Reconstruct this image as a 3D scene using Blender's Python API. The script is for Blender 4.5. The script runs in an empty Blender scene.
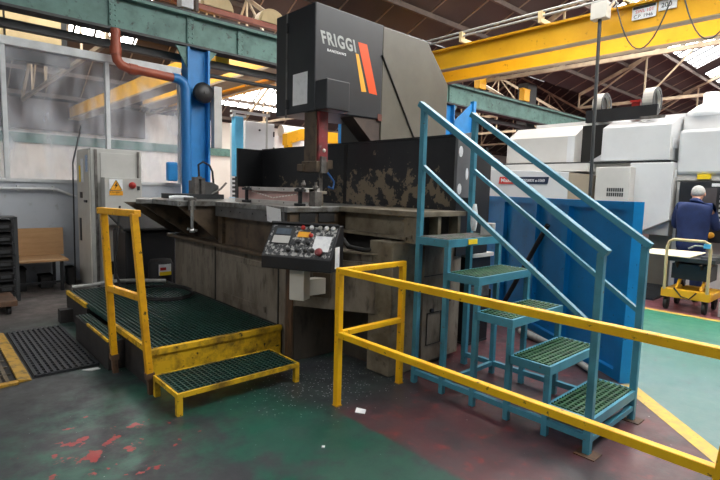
import bpy, bmesh, math, random
from mathutils import Vector, Matrix
random.seed(7)
sc = bpy.context.scene
COL = sc.collection
V = Vector
PI = math.pi

# ------------------------------------------------------------------ helpers
class MB:
    """collects shapes into one mesh"""
    def __init__(self):
        self.v = []; self.f = []; self.sm = []
    def add(self, vs, fs, smooth=False):
        n = len(self.v)
        self.v += [tuple(p) for p in vs]
        self.f += [tuple(i + n for i in f) for f in fs]
        self.sm += [smooth] * len(fs)
        return self
    def box(self, x0, x1, y0, y1, z0, z1):
        vs = [(x, y, z) for z in (z0, z1) for y in (y0, y1) for x in (x0, x1)]
        return self.add(vs, [(0,2,3,1),(4,5,7,6),(0,1,5,4),(2,6,7,3),(0,4,6,2),(1,3,7,5)])
    def obox(self, c, ax, ay, az, hx, hy, hz):
        c, ax, ay, az = V(c), V(ax).normalized(), V(ay).normalized(), V(az).normalized()
        vs = [c + ax*hx*i + ay*hy*j + az*hz*k for k in (-1,1) for j in (-1,1) for i in (-1,1)]
        return self.add(vs, [(0,2,3,1),(4,5,7,6),(0,1,5,4),(2,6,7,3),(0,4,6,2),(1,3,7,5)])
    def bar(self, p, q, w, h, up=(0,0,1)):
        p, q = V(p), V(q); d = (q - p)
        a = d.normalized(); u = V(up)
        s = a.cross(u)
        if s.length < 1e-4: s = a.cross(V((1,0,0)))
        s.normalize(); u = s.cross(a).normalized()
        return self.obox((p+q)/2, a, s, u, d.length/2, w/2, h/2)
    def prism(self, pts, d):
        """pts: planar polygon (3d), extruded by vector d"""
        d = V(d); n = len(pts)
        vs = [V(p) for p in pts] + [V(p) + d for p in pts]
        fs = [tuple(range(n))[::-1], tuple(range(n, 2*n))]
        fs += [(i, (i+1) % n, n + (i+1) % n, n + i) for i in range(n)]
        return self.add(vs, fs)
    def plan(self, pts, z0, z1):
        return self.prism([(x, y, z0) for x, y in pts], (0, 0, z1 - z0))
    def tube(self, pts, r, n=10, caps=True):
        pts = [V(p) for p in pts]; m = len(pts); vs = []; fs = []
        prev = None
        for i, p in enumerate(pts):
            d = (pts[min(i+1, m-1)] - pts[max(i-1, 0)]).normalized()
            if prev is None:
                s = d.cross(V((0,0,1)))
                if s.length < 1e-3: s = d.cross(V((1,0,0)))
            else:
                s = prev - d * prev.dot(d)
            s.normalize(); prev = s; t = d.cross(s)
            rr = r[i] if isinstance(r, (list, tuple)) else r
            vs += [p + (s*math.cos(2*PI*k/n) + t*math.sin(2*PI*k/n))*rr for k in range(n)]
        for i in range(m-1):
            fs += [(i*n+k, i*n+(k+1) % n, (i+1)*n+(k+1) % n, (i+1)*n+k) for k in range(n)]
        self.add(vs, fs, True)
        if caps:
            self.add(vs[:n], [tuple(range(n))[::-1]]); self.add(vs[-n:], [tuple(range(n))])
        return self
    def cyl(self, c, d, r, n=20):
        c = V(c); return self.tube([c, c + V(d)], r, n)
    def lathe(self, c, prof, n=20, ax=(0,0,1)):
        c = V(c); a = V(ax).normalized()
        s = a.cross(V((1,0,0)))
        if s.length < 1e-3: s = a.cross(V((0,1,0)))
        s.normalize(); t = a.cross(s); vs = []; fs = []
        for r, h in prof:
            vs += [c + a*h + (s*math.cos(2*PI*k/n) + t*math.sin(2*PI*k/n))*r for k in range(n)]
        for i in range(len(prof)-1):
            fs += [(i*n+k, i*n+(k+1) % n, (i+1)*n+(k+1) % n, (i+1)*n+k) for k in range(n)]
        fs += [tuple(range(n))[::-1], tuple(range((len(prof)-1)*n, len(prof)*n))]
        return self.add(vs, fs, True)
    def ring(self, c, ax, r1, r2, w, n=28):
        """annulus of width w along ax starting at c"""
        c = V(c); a = V(ax).normalized(); s = a.cross(V((0,0,1))).normalized(); t = a.cross(s)
        vs = []
        for r, h in ((r1,0),(r2,0),(r2,w),(r1,w)):
            vs += [c + a*h + (s*math.cos(2*PI*k/n) + t*math.sin(2*PI*k/n))*r for k in range(n)]
        fs = []
        for i in range(4):
            j = (i+1) % 4
            fs += [(i*n+k, i*n+(k+1) % n, j*n+(k+1) % n, j*n+k) for k in range(n)]
        return self.add(vs, fs)
    def build(self, name, mat, parent=None, bevel=0, **props):
        off = worigin(parent)
        me = bpy.data.meshes.new(name)
        me.from_pydata([tuple(V(p) - off) for p in self.v], [], self.f)
        me.polygons.foreach_set('use_smooth', self.sm)
        bm = bmesh.new(); bm.from_mesh(me)
        bmesh.ops.recalc_face_normals(bm, faces=bm.faces); bm.to_mesh(me); bm.free()
        me.materials.append(mat)
        o = bpy.data.objects.new(name, me); COL.objects.link(o)
        if parent: o.parent = parent
        if bevel:
            m = o.modifiers.new('bevel', 'BEVEL'); m.width = bevel; m.segments = 2
            m.limit_method = 'ANGLE'; m.angle_limit = 0.6
        for k, val in props.items(): o[k] = val
        return o
    def top(self, name, mat, label, cat, loc=None, group=None, bevel=0):
        """a thing that is one mesh; origin at its base"""
        xs = [p[0] for p in self.v]; ys = [p[1] for p in self.v]; zs = [p[2] for p in self.v]
        loc = V(((min(xs)+max(xs))/2, (min(ys)+max(ys))/2, min(zs)))
        self.v = [tuple(V(p) - loc) for p in self.v]
        o = self.build(name, mat, None, bevel); o.location = loc
        return tag(o, label, cat, group)
    def struct(self, name, mat, parent=None, bevel=0):
        o = self.build(name, mat, parent, bevel)
        if not parent: o['kind'] = 'structure'
        return o

def worigin(o):
    p = V((0,0,0))
    while o: p += o.location; o = o.parent
    return p
def tag(o, label, cat, group=None):
    o['label'] = label; o['category'] = cat
    if group: o['group'] = group
    return o
def thing(name, label, cat, loc, group=None):
    o = bpy.data.objects.new(name, None); COL.objects.link(o); o.location = loc
    o.empty_display_size = .1
    return tag(o, label, cat, group)
def kids(o): return [c for c in bpy.data.objects if c.parent == o]
def dup(root, delta, label=None, group=None):
    r = root.copy(); COL.objects.link(r); r.location = root.location + V(delta)
    if label: r['label'] = label
    if group: r['group'] = group
    for ch in kids(root):
        c = ch.copy(); COL.objects.link(c); c.parent = r
        for g in kids(ch):
            d = g.copy(); COL.objects.link(d); d.parent = c
    return r
def text(name, s, mat, parent, origin, right, up, height, extr=.002, bold=0.0, width=None, shear=0, space=1):
    """raised lettering standing on a surface: origin is its lower left corner"""
    cu = bpy.data.curves.new(name, 'FONT'); cu.body = s; cu.extrude = extr; cu.offset = bold; cu.shear = shear; cu.space_character = space
    t = bpy.data.objects.new('tmp', cu); COL.objects.link(t)
    me = bpy.data.meshes.new_from_object(t.evaluated_get(bpy.context.evaluated_depsgraph_get()))
    bpy.data.objects.remove(t)
    xs = [v.co.x for v in me.vertices]; ys = [v.co.y for v in me.vertices]
    k = height / (max(ys) - min(ys)); kx = k if width is None else width / (max(xs) - min(xs))
    r, u = V(right).normalized(), V(up).normalized(); n = r.cross(u)
    off = worigin(parent); x0, y0 = min(xs), min(ys)
    for v in me.vertices:
        c = v.co; v.co = V(origin) + r*(c.x - x0)*kx + u*(c.y - y0)*k + n*c.z - off
    me.materials.append(mat)
    o = bpy.data.objects.new(name, me); COL.objects.link(o); o.parent = parent
    return o

# ------------------------------------------------------------------ materials
def lin(c):
    return tuple(((x/255)/12.92 if x/255 <= .04045 else ((x/255+.055)/1.055)**2.4) for x in c) + (1,)
def mat(name, c, c2=None, scale=6, lo=.5, hi=.62, rough=.5, metal=0, c3=None, s3=40, lo3=.62, hi3=.7, bump=0, bscale=30, stretch=None, rvar=0, emit=0):
    m = bpy.data.materials.new(name); m.use_nodes = True
    nt = m.node_tree; N = nt.nodes; L = nt.links
    b = N['Principled BSDF']; b.inputs['Roughness'].default_value = rough; b.inputs['Metallic'].default_value = metal
    tc = N.new('ShaderNodeTexCoord'); src = tc.outputs['Object']
    if stretch:
        mp = N.new('ShaderNodeMapping'); mp.inputs['Scale'].default_value = stretch; L.new(src, mp.inputs['Vector']); src = mp.outputs['Vector']
    cur = None
    def layer(cur, col, s, l, h, det=6):
        n = N.new('ShaderNodeTexNoise'); n.inputs['Scale'].default_value = s; n.inputs['Detail'].default_value = det
        n.inputs['Roughness'].default_value = .62
        L.new(src, n.inputs['Vector'])
        mr = N.new('ShaderNodeMapRange'); mr.inputs['From Min'].default_value = l; mr.inputs['From Max'].default_value = h
        L.new(n.outputs['Fac'], mr.inputs['Value'])
        mx = N.new('ShaderNodeMix'); mx.data_type = 'RGBA'
        L.new(mr.outputs['Result'], mx.inputs['Factor'])
        if cur is None: mx.inputs['A'].default_value = lin(c)
        else: L.new(cur, mx.inputs['A'])
        mx.inputs['B'].default_value = lin(col)
        return mx.outputs['Result'], mr.outputs['Result']
    if c2:
        cur, f = layer(cur, c2, scale, lo, hi)
        if rvar:
            mr = N.new('ShaderNodeMapRange'); mr.inputs['To Min'].default_value = rough; mr.inputs['To Max'].default_value = min(1, rough+rvar)
            L.new(f, mr.inputs['Value']); L.new(mr.outputs['Result'], b.inputs['Roughness'])
    if c3: cur, f = layer(cur, c3, s3, lo3, hi3, 3)
    if cur is None: b.inputs['Base Color'].default_value = lin(c)
    else: L.new(cur, b.inputs['Base Color'])
    if bump:
        n = N.new('ShaderNodeTexNoise'); n.inputs['Scale'].default_value = bscale; L.new(src, n.inputs['Vector'])
        bp = N.new('ShaderNodeBump'); bp.inputs['Strength'].default_value = bump; bp.inputs['Distance'].default_value = .02
        L.new(n.outputs['Fac'], bp.inputs['Height']); L.new(bp.outputs['Normal'], b.inputs['Normal'])
    if emit:
        b.inputs['Emission Color'].default_value = lin(c); b.inputs['Emission Strength'].default_value = emit
    return m

M = {}
M['yellow'] = mat('yellow_paint', (246,192,20), (232,168,12), 5, .4, .7, .42, c3=(120,90,40), s3=28, lo3=.66, hi3=.72)
M['yellow_dirty'] = mat('dirty_yellow_paint', (216,172,28), (120,92,26), 7, .46, .66, .55, c3=(60,48,24), s3=22, lo3=.62, hi3=.7)
M['yellow_rail'] = mat('worn_yellow_paint', (226,166,20), (200,140,16), 8, .4, .7, .45, c3=(80,60,28), s3=35, lo3=.64, hi3=.7)
M['teal'] = mat('teal_paint', (72,142,166), (60,122,142), 6, .4, .7, .4, c3=(96,84,66), s3=26, lo3=.66, hi3=.73)
M['grp_green'] = mat('green_grating', (44,92,58), (30,62,44), 14, .4, .65, .6, c3=(110,104,92), s3=22, lo3=.64, hi3=.78)
M['grp_grey'] = mat('trodden_grating', (120,112,112), (70,92,72), 12, .45, .6, .6)
M['grp_dark'] = mat('dark_green_grating', (28,60,54), (20,40,38), 9, .4, .65, .42, c3=(60,66,62), s3=16, lo3=.64, hi3=.8)
M['dark_side'] = mat('grimy_dark_steel', (48,45,44), (32,30,30), 6, .4, .65, .6, c3=(74,62,52), s3=10, lo3=.62, hi3=.8)
M['blue'] = mat('blue_paint', (8,140,212), (4,126,194), 3, .4, .7, .4, c3=(20,70,120), s3=20, lo3=.66, hi3=.74)
M['base'] = mat('oily_cast_steel', (128,120,108), (92,82,70), 3.2, .4, .66, .5, c3=(62,52,42), s3=7, lo3=.56, hi3=.74, stretch=(1.6,1.6,.6), bump=.15)
M['base_brown'] = mat('oily_brown_steel', (92,78,62), (62,50,40), 4, .4, .66, .5, c3=(40,34,30), s3=8, lo3=.55, hi3=.75)
M['plinth'] = mat('dark_oily_steel', (70,64,57), (52,47,42), 3.2, .4, .66, .5, c3=(40,36,32), s3=7, lo3=.56, hi3=.74, stretch=(1.6,1.6,.6))  # base steel pattern in darker colours, for the recessed plinth
M['rust'] = mat('rust_run_steel', (100,72,52), (70,56,46), 7, .4, .62, .65, c3=(48,40,34), s3=12, lo3=.56, hi3=.72, stretch=(2,2,.5))
M['bed'] = mat('worn_bed_steel', (126,118,102), (94,84,68), 5, .42, .66, .42, c3=(58,48,40), s3=12, lo3=.6, hi3=.76)
M['plate'] = mat('bare_machined_plate', (112,112,112), (86,82,80), 5, .4, .7, .38, metal=.4)
M['endgrey'] = mat('grey_cover_plate', (104,105,108), (92,93,96), 5, .4, .7, .45)
M['table'] = mat('ground_steel_table', (150,150,148), (110,106,100), 9, .4, .65, .3, metal=.6, c3=(80,74,66), s3=30, lo3=.6, hi3=.7)
M['steel'] = mat('bright_steel', (190,190,188), None, rough=.28, metal=.9)
M['steel_dull'] = mat('dull_steel', (128,124,120), (92,88,84), 12, .4, .65, .42, metal=.5)
M['black'] = mat('black_paint', (28,29,32), (36,37,40), 5, .4, .7, .45)
M['headblack'] = mat('charcoal_enamel', (46,49,53), (40,42,46), 2, .4, .7, .38)
M['headgrey'] = mat('grey_brown_enamel', (98,94,84), (86,82,73), 2, .4, .7, .42)
M['rubber_and_shade'] = mat('black_rubber_and_shade', (22,22,23), (32,31,31), 12, .45, .6, .7)  # rubber parts, and the painted shade in box holes and void
M['mat_black'] = mat('rubber_matting', (46,48,54), (34,35,38), 10, .4, .65, .6)
M['mat_brown'] = mat('brown_ribbed_matting', (104,92,74), (70,62,52), 9, .4, .65, .65)
M['mat_yellow'] = mat('faded_yellow_edging', (176,136,44), (112,92,52), 14, .45, .62, .6)
M['chip'] = mat('chipped_black_paint', (27,28,31), (34,34,37), 8, .4, .7, .42)
M['cab'] = mat('cabinet_grey', (186,186,182), (174,174,170), 3, .4, .7, .45)
M['cab_light'] = mat('cabinet_cream', (202,198,188), (190,185,175), 3, .4, .7, .5)
M['wallgrey'] = mat('painted_panel', (176,182,190), (162,168,176), 1.5, .4, .7, .55, c3=(140,140,138), s3=6, lo3=.62, hi3=.8)
M['alu'] = mat('pale_frame', (200,204,206), (180,184,186), 6, .4, .7, .45)
M['white'] = mat('white_enamel', (214,216,218), (204,206,208), 1.5, .4, .7, .35)
M['offwhite'] = mat('warm_white_enamel', (206,204,200), (196,194,190), 1.5, .4, .7, .38)
M['tan'] = mat('tan_enamel', (160,148,130), (148,136,120), 2, .4, .7, .4)
M['paper'] = mat('paper', (232,234,236), (218,220,224), 12, .5, .6, .7)
M['ink'] = mat('black_ink', (24,22,20), rough=.6)
M['red'] = mat('red_paint', (178,40,36), (150,34,30), 8, .4, .7, .4)
M['redbrown'] = mat('dull_red_paint', (128,44,48), (86,46,46), 7, .42, .62, .5, c3=(120,104,100), s3=16, lo3=.6, hi3=.7)
M['orange'] = mat('orange_red_vinyl', (232,82,24), rough=.4)
M['amber'] = mat('amber_vinyl', (240,172,50), rough=.4)
M['letter'] = mat('grey_vinyl', (168,172,170), rough=.45)
M['silver'] = mat('silver_foil', (236,238,240), (216,218,220), 16, .5, .8, .5)
M['colblue'] = mat('column_blue', (28,128,196), (24,114,178), 4, .4, .7, .45)
M['pipeblue'] = mat('pipe_blue', (24,104,166), rough=.4)
M['cyan'] = mat('light_blue_paint', (104,196,238), (90,180,224), 4, .4, .7, .4)
M['beam'] = mat('aged_green_beam', (92,130,122), (66,98,92), 2.6, .42, .68, .55, c3=(52,62,60), s3=10, lo3=.6, hi3=.72)
M['beamdark'] = mat('dark_steelwork', (56,58,60), (42,44,46), 4, .4, .7, .55)
M['terra'] = mat('terracotta_pipe', (160,80,56), (136,64,46), 4, .4, .7, .45)
M['crane'] = mat('crane_yellow', (236,176,24), (222,160,18), 1.6, .4, .7, .42, c3=(176,120,24), s3=7, lo3=.64, hi3=.76)
M['flange'] = mat('dusty_flange', (160,142,112), (136,118,92), 3, .4, .7, .6)
M['cream'] = mat('cream_paint', (206,184,138), (188,166,122), 3, .4, .7, .5)
M['truss'] = mat('cream_steelwork', (176,158,132), (140,124,104), 3, .4, .7, .55)
M['brownsteel'] = mat('brown_steelwork', (84,70,62), (62,52,48), 3, .4, .7, .6)
M['seam'] = mat('roof_seam', (140,124,108), rough=.6)
M['roof'] = mat('brown_roof_sheet', (70,59,57), (58,49,48), .6, .4, .7, .75)
M['farwall'] = mat('whitewashed_wall', (226,222,214), (212,206,196), .5, .4, .7, .7)
M['ply'] = mat('plywood', (184,146,104), (168,130,90), 3, .4, .7, .6, stretch=(1,6,6))
M['overall'] = mat('blue_overall', (24,44,92), (18,34,76), 8, .4, .7, .8)
M['skin'] = mat('skin', (214,160,136), rough=.5)
M['hair'] = mat('grey_hair', (198,196,192), (168,166,162), 40, .4, .65, .7)
M['shoe'] = mat('black_leather', (26,25,25), rough=.5)
M['bluehose'] = mat('blue_hose', (40,90,150), rough=.4)
M['cable'] = mat('pale_cable', (176,176,172), (140,140,138), 18, .4, .7, .5)
M['screen'] = mat('dim_screen', (92,104,116), (80,90,100), 10, .4, .7, .25)
M['darkscreen'] = mat('dark_screen', (82,78,80), rough=.25)
M['keys'] = mat('worn_fascia', (56,58,61), (170,170,168), 30, .5, .58, .45)
M['woodbox'] = mat('brick_red_bins', (122,62,48), (90,50,42), 9, .4, .65, .6)
M['sheet'] = mat('cream_cardboard', (238,226,196), (224,208,176), 5, .4, .7, .7)
M['mill'] = mat('pale_mill_steel', (200,196,192), (176,172,168), 7, .4, .7, .45)
M['chalk'] = mat('white_chalk', (236,232,226), rough=.9)
M['rustweb'] = mat('pinkish_mill_scale', (206,168,160), (182,154,148), 6, .4, .7, .5)
M['label_yellow'] = mat('yellow_sticker', (246,212,36), rough=.5)
M['label_blue'] = mat('blue_sticker', (74,138,200), (226,230,232), 60, .5, .52, .5)
M['navy'] = mat('navy_vinyl', (40,50,72), rough=.4)
M['redvinyl'] = mat('red_vinyl', (214,66,58), rough=.4)
M['sky'] = mat('daylit_glazing', (255,254,251), rough=.6, emit=14.0)
M['skyfar'] = mat('daylit_far_glazing', (255,252,246), rough=.6, emit=17.0)
M['lamp'] = mat('lit_lamp', (255,252,244), emit=6)

# chips in the black splash wall, chiefly lower down
def chips(m):
    nt = m.node_tree; N = nt.nodes; L = nt.links; b = N['Principled BSDF']
    tc = N.new('ShaderNodeTexCoord'); geo = N.new('ShaderNodeSeparateXYZ'); L.new(tc.outputs['Object'], geo.inputs[0])
    n = N.new('ShaderNodeTexNoise'); n.inputs['Scale'].default_value = 7.5; n.inputs['Detail'].default_value = 11; n.inputs['Roughness'].default_value = .66
    L.new(tc.outputs['Object'], n.inputs['Vector'])
    def mth(op, a, bb):
        q = N.new('ShaderNodeMath'); q.operation = op
        for i, x in enumerate((a, bb)):
            if isinstance(x, (int, float)): q.inputs[i].default_value = x
            else: L.new(x, q.inputs[i])
        return q.outputs[0]
    hz = mth('ABSOLUTE', mth('SUBTRACT', geo.outputs['Z'], .16), 0)
    hy = mth('ABSOLUTE', mth('SUBTRACT', geo.outputs['Y'], 1.1), 0)
    s = mth('SUBTRACT', mth('SUBTRACT', n.outputs['Fac'], mth('MULTIPLY', hz, .5)), mth('MULTIPLY', hy, .055))
    mr = N.new('ShaderNodeMapRange'); mr.inputs['From Min'].default_value = .43; mr.inputs['From Max'].default_value = .455
    L.new(s, mr.inputs['Value'])
    mx = N.new('ShaderNodeMix'); mx.data_type = 'RGBA'
    L.new(mr.outputs[0], mx.inputs['Factor']); L.new(b.inputs['Base Color'].links[0].from_socket, mx.inputs['A'])
    mx.inputs['B'].default_value = lin((112,100,82)); L.new(mx.outputs['Result'], b.inputs['Base Color'])
chips(M['chip'])

def pane_mat():
    m = bpy.data.materials.new('grimy_clear_sheet'); m.use_nodes = True
    nt = m.node_tree; N = nt.nodes; L = nt.links
    b = N['Principled BSDF']; b.inputs['Base Color'].default_value = lin((222,228,236)); b.inputs['Roughness'].default_value = .3
    tr = N.new('ShaderNodeBsdfTransparent'); tr.inputs['Color'].default_value = (.96,.97,1,1)
    tl = N.new('ShaderNodeBsdfTranslucent'); tl.inputs['Color'].default_value = lin((222,228,236))
    tc = N.new('ShaderNodeTexCoord'); mp = N.new('ShaderNodeMapping'); mp.inputs['Scale'].default_value = (1.8,1,.6)
    L.new(tc.outputs['Object'], mp.inputs['Vector'])
    n = N.new('ShaderNodeTexNoise'); n.inputs['Scale'].default_value = 2.2; n.inputs['Detail'].default_value = 7; L.new(mp.outputs['Vector'], n.inputs['Vector'])
    mr = N.new('ShaderNodeMapRange'); mr.inputs['From Min'].default_value = .4; mr.inputs['From Max'].default_value = .72
    mr.inputs['To Min'].default_value = .06; mr.inputs['To Max'].default_value = .34; L.new(n.outputs['Fac'], mr.inputs['Value'])
    mA = N.new('ShaderNodeMixShader'); mA.inputs[0].default_value = .5; L.new(b.outputs[0], mA.inputs[1]); L.new(tl.outputs[0], mA.inputs[2])
    mB = N.new('ShaderNodeMixShader'); L.new(mr.outputs[0], mB.inputs[0]); L.new(tr.outputs[0], mB.inputs[1]); L.new(mA.outputs[0], mB.inputs[2])
    L.new(mB.outputs[0], N['Material Output'].inputs['Surface'])
    return m
M['pane'] = pane_mat()

def floor_mat():
    m = bpy.data.materials.new('painted_workshop_floor'); m.use_nodes = True
    nt = m.node_tree; N = nt.nodes; L = nt.links; b = N['Principled BSDF']
    tc = N.new('ShaderNodeTexCoord'); P = tc.outputs['Object']
    sx = N.new('ShaderNodeSeparateXYZ'); L.new(P, sx.inputs[0]); X, Y = sx.outputs[0], sx.outputs[1]
    def put(sock, x):
        if isinstance(x, (int, float)): sock.default_value = x
        else: L.new(x, sock)
    def mt(op, a, bb=0, c=None):
        q = N.new('ShaderNodeMath'); q.operation = op; put(q.inputs[0], a); put(q.inputs[1], bb)
        return q.outputs[0]
    def noise(s, det=6, r=.6, off=0):
        n = N.new('ShaderNodeTexNoise'); n.inputs['Scale'].default_value = s; n.inputs['Detail'].default_value = det; n.inputs['Roughness'].default_value = r
        if off:
            mp = N.new('ShaderNodeMapping'); mp.inputs['Location'].default_value = (off, off*1.7, 0); L.new(P, mp.inputs[0]); L.new(mp.outputs[0], n.inputs['Vector'])
        else: L.new(P, n.inputs['Vector'])
        return n.outputs['Fac']
    def ramp(x, lo, hi):
        q = N.new('ShaderNodeMapRange'); put(q.inputs['Value'], x); q.inputs['From Min'].default_value = lo; q.inputs['From Max'].default_value = hi
        return q.outputs[0]
    def mix(f, a, bb):
        q = N.new('ShaderNodeMix'); q.data_type = 'RGBA'; put(q.inputs['Factor'], f)
        for s, x in (('A', a), ('B', bb)):
            if isinstance(x, tuple): q.inputs[s].default_value = lin(x)
            else: L.new(x, q.inputs[s])
        return q.outputs['Result']
    mul = lambda a, bb: mt('MULTIPLY', a, bb)
    def blob(cx, cy, rx, ry):
        dx = mt('DIVIDE', mt('SUBTRACT', X, cx), rx); dy = mt('DIVIDE', mt('SUBTRACT', Y, cy), ry)
        return mt('SQRT', mt('ADD', mul(dx, dx), mul(dy, dy)))
    nA, nB, nC, nD = noise(1.3, 8, .66), noise(4.5, 8, .68, 3), noise(14, 5, .6, 7), noise(.6, 4, .5, 11)
    wob = mt('MULTIPLY', mt('SUBTRACT', nB, .5), .35)
    # green paint with worn grime
    green = mix(ramp(nB, .35, .65), (26,78,64), (32,68,60))
    worn = mix(ramp(nC, .4, .6), (50,51,56), (42,46,50))
    wfac = ramp(mt('ADD', mt('ADD', nA, mul(mt('SUBTRACT', nB, .5), .7)), mul(ramp(X, 2.0, .3), .14)), .5, .66)
    col = mix(wfac, green, worn)
    # dark oily grime further in
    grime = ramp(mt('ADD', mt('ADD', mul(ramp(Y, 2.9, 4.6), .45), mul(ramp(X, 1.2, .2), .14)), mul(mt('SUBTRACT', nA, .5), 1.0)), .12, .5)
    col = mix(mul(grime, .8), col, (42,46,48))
    # bare concrete walkway at the back
    back = ramp(mt('ADD', Y, mul(wob, 3)), 6.2, 7.0)
    col = mix(back, col, mix(ramp(nB, .4, .6), (108,98,94), (86,82,80)))
    # red undercoat showing through in patches
    pm = mt('SUBTRACT', ramp(blob(.78, 3.1, .62, .55), 1.15, .2), 0)
    pat = ramp(mt('ADD', noise(8.5, 5, .6, 5), mul(pm, .13)), .68, .71)
    col = mix(mul(pat, ramp(pm, 0, .05)), col, (140,46,46))
    # red bay round the steps
    redin = ramp(mt('ADD', X, mul(wob, .22)), 2.20, 2.24)
    redin = mul(redin, ramp(mt('ADD', Y, mul(wob, .8)), 2.78, 2.6))
    redc = mix(ramp(nA, .42, .6), (88,50,54), (64,52,56))
    redc = mix(ramp(noise(9, 6, .6, 21), .56, .68), redc, (112,50,50))
    redc = mix(ramp(noise(2.2, 7, .62, 31), .5, .66), redc, (50,44,48))
    col = mix(redin, col, redc)
    under = mul(mul(ramp(X, 3.0, 3.1), ramp(Y, 2.5, 2.7)), ramp(X, 7, 6.5))
    col = mix(under, col, redc)
    # pale green walkway beyond the diagonal line
    dg = mt('SUBTRACT', mt('SUBTRACT', X, mt('MULTIPLY', Y, .97)), 3.03)
    walk = ramp(dg, -.01, .01)
    wk = mix(ramp(nA, .4, .62), (92,128,124), (104,130,130))
    wk = mix(ramp(X, 5.0, 7.5), wk, (54,122,98))
    wk = mix(ramp(noise(6, 7, .65, 13), .6, .72), wk, (100,104,108))
    col = mix(walk, col, wk)
    rb = ramp(X, 7.83, 7.85)
    col = mix(rb, col, mix(ramp(nB, .4, .6), (128,74,80), (112,70,76)))
    # dark swarf apron between the platform and the base
    ap = ramp(mt('ADD', blob(2.62, 3.1, .62, .66), mul(wob, 1.2)), 1.1, .75)
    col = mix(mul(ap, .85), col, (46,48,52))
    # swarf specks
    vor = N.new('ShaderNodeTexVoronoi'); vor.inputs['Scale'].default_value = 40; L.new(P, vor.inputs['Vector'])
    spk = mul(ramp(vor.outputs['Distance'], .23, .16), ramp(mt('ADD', noise(30, 3, .5, 17), mul(ramp(blob(2.5, 3.15, .85, .6), 1.25, .3), .3)), .64, .68))
    sep = N.new('ShaderNodeSeparateColor'); L.new(vor.outputs['Color'], sep.inputs[0])
    spk = mul(spk, ramp(mt('ADD', sep.outputs[0], mul(ramp(blob(2.5, 3.1, .95, .7), 1.25, .2), .6)), .66, .70))
    col = mix(mul(spk, .85), col, (205,205,208))
    L.new(col, b.inputs['Base Color'])
    rg = N.new('ShaderNodeMapRange'); L.new(nB, rg.inputs['Value']); rg.inputs['From Min'].default_value = .35; rg.inputs['From Max'].default_value = .7
    rg.inputs['To Min'].default_value = .3; rg.inputs['To Max'].default_value = .55; L.new(rg.outputs[0], b.inputs['Roughness'])
    bp = N.new('ShaderNodeBump'); bp.inputs['Strength'].default_value = .12; bp.inputs['Distance'].default_value = .01; L.new(nC, bp.inputs['Height']); L.new(bp.outputs[0], b.inputs['Normal'])
    return m
M['floor'] = floor_mat()
M['line'] = mat('worn_yellow_line', (214,178,72), (190,160,84), 12, .42, .6, .5, c3=(140,124,92), s3=30, lo3=.62, hi3=.7)

# ------------------------------------------------------------------ camera
F, YAW, PIT, ROL = 493.987, *map(math.radians, (47.57330191, 5.82371627, -1.54464618))
fw = V((math.cos(PIT)*math.cos(YAW), math.cos(PIT)*math.sin(YAW), -math.sin(PIT)))
rt = V((math.sin(YAW), -math.cos(YAW), 0)); dn = fw.cross(rt)
cr, sr = math.cos(ROL), math.sin(ROL)
rx, dx = rt*cr + dn*sr, dn*cr - rt*sr
cd = bpy.data.cameras.new('camera'); cam = bpy.data.objects.new('camera', cd); COL.objects.link(cam)
mw = Matrix((rx, -dx, -fw)).transposed().to_4x4(); mw.translation = V((0,0,1.6)); cam.matrix_world = mw
cd.sensor_width = 36; cd.lens = F/720*36; cd.clip_start = .05; cd.clip_end = 200
sc.camera = cam

# ------------------------------------------------------------------ the hall
MB().box(-9, 46, -9, 22.5, -.2, 0).struct('floor', M['floor'])
# painted lines
def strip(name, a, b, w):
    a, b = V((*a, 0)), V((*b, 0)); d = (b-a).normalized(); s = V((-d.y, d.x, 0))*w/2
    MB().plan([(p.x, p.y) for p in (a-s, b-s, b+s, a+s)], 0, .002).struct(name, M['line'])
strip('trim_1', (4.47, 1.45), (2.60, -.40), .125)
strip('trim_2', (7.83, -6), (7.83, 9), .1)

# roof: near bay between Y=-5 and Y=9, far bay between Y=9 and Y=22
K = .45; EZ = 5.6
def roofz(y): return EZ + K*(9-y) if 2 <= y <= 9 else (EZ + K*(y+5) if y < 2 else (EZ + K*(y-9) if y < 15.5 else 4.6 + .6*(22-y)))
def slope(mb, x0, x1, y0, y1, t=.06, lift=0):
    z0, z1 = roofz(y0)+lift, roofz(y1)+lift
    mb.prism([(x0,y0,z0),(x0,y1,z1),(x0,y1,z1+t),(x0,y0,z0+t)], (x1-x0,0,0))
XR0, XR1 = -9, 46
# opaque sheets leave real openings for the glazing bands
roof = MB()
bands_near = (3.0, 6.2); bands_front = (-2.5, .8)
for a, b in ((6.2,9),(2,3.0),(.8,2),(-5,-2.5)): slope(roof, XR0, XR1, a, b)
GX_FAR = [(-7,-4.5),(5.2,9.2),(10,14),(15,19),(20,24),(25,31)]      # glazed lengths, far slope; leftmost unseen, added to light left-facing sides
GX_FRONT = [(-7,-5),(2.2,5.2),(6.2,9.2),(10,14),(15,19),(20,24),(25,31)]  # glazed lengths, near slope; leftmost is an unseen strip added for light
for (y0, y1), G in ((bands_near, GX_FAR), (bands_front, GX_FRONT)):
    x = XR0
    for g0, g1 in G + [(XR1, XR1)]:
        if g0 > x: slope(roof, x, g0, y0, y1)
        x = g1
for y in (5.0,):
    pass
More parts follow.
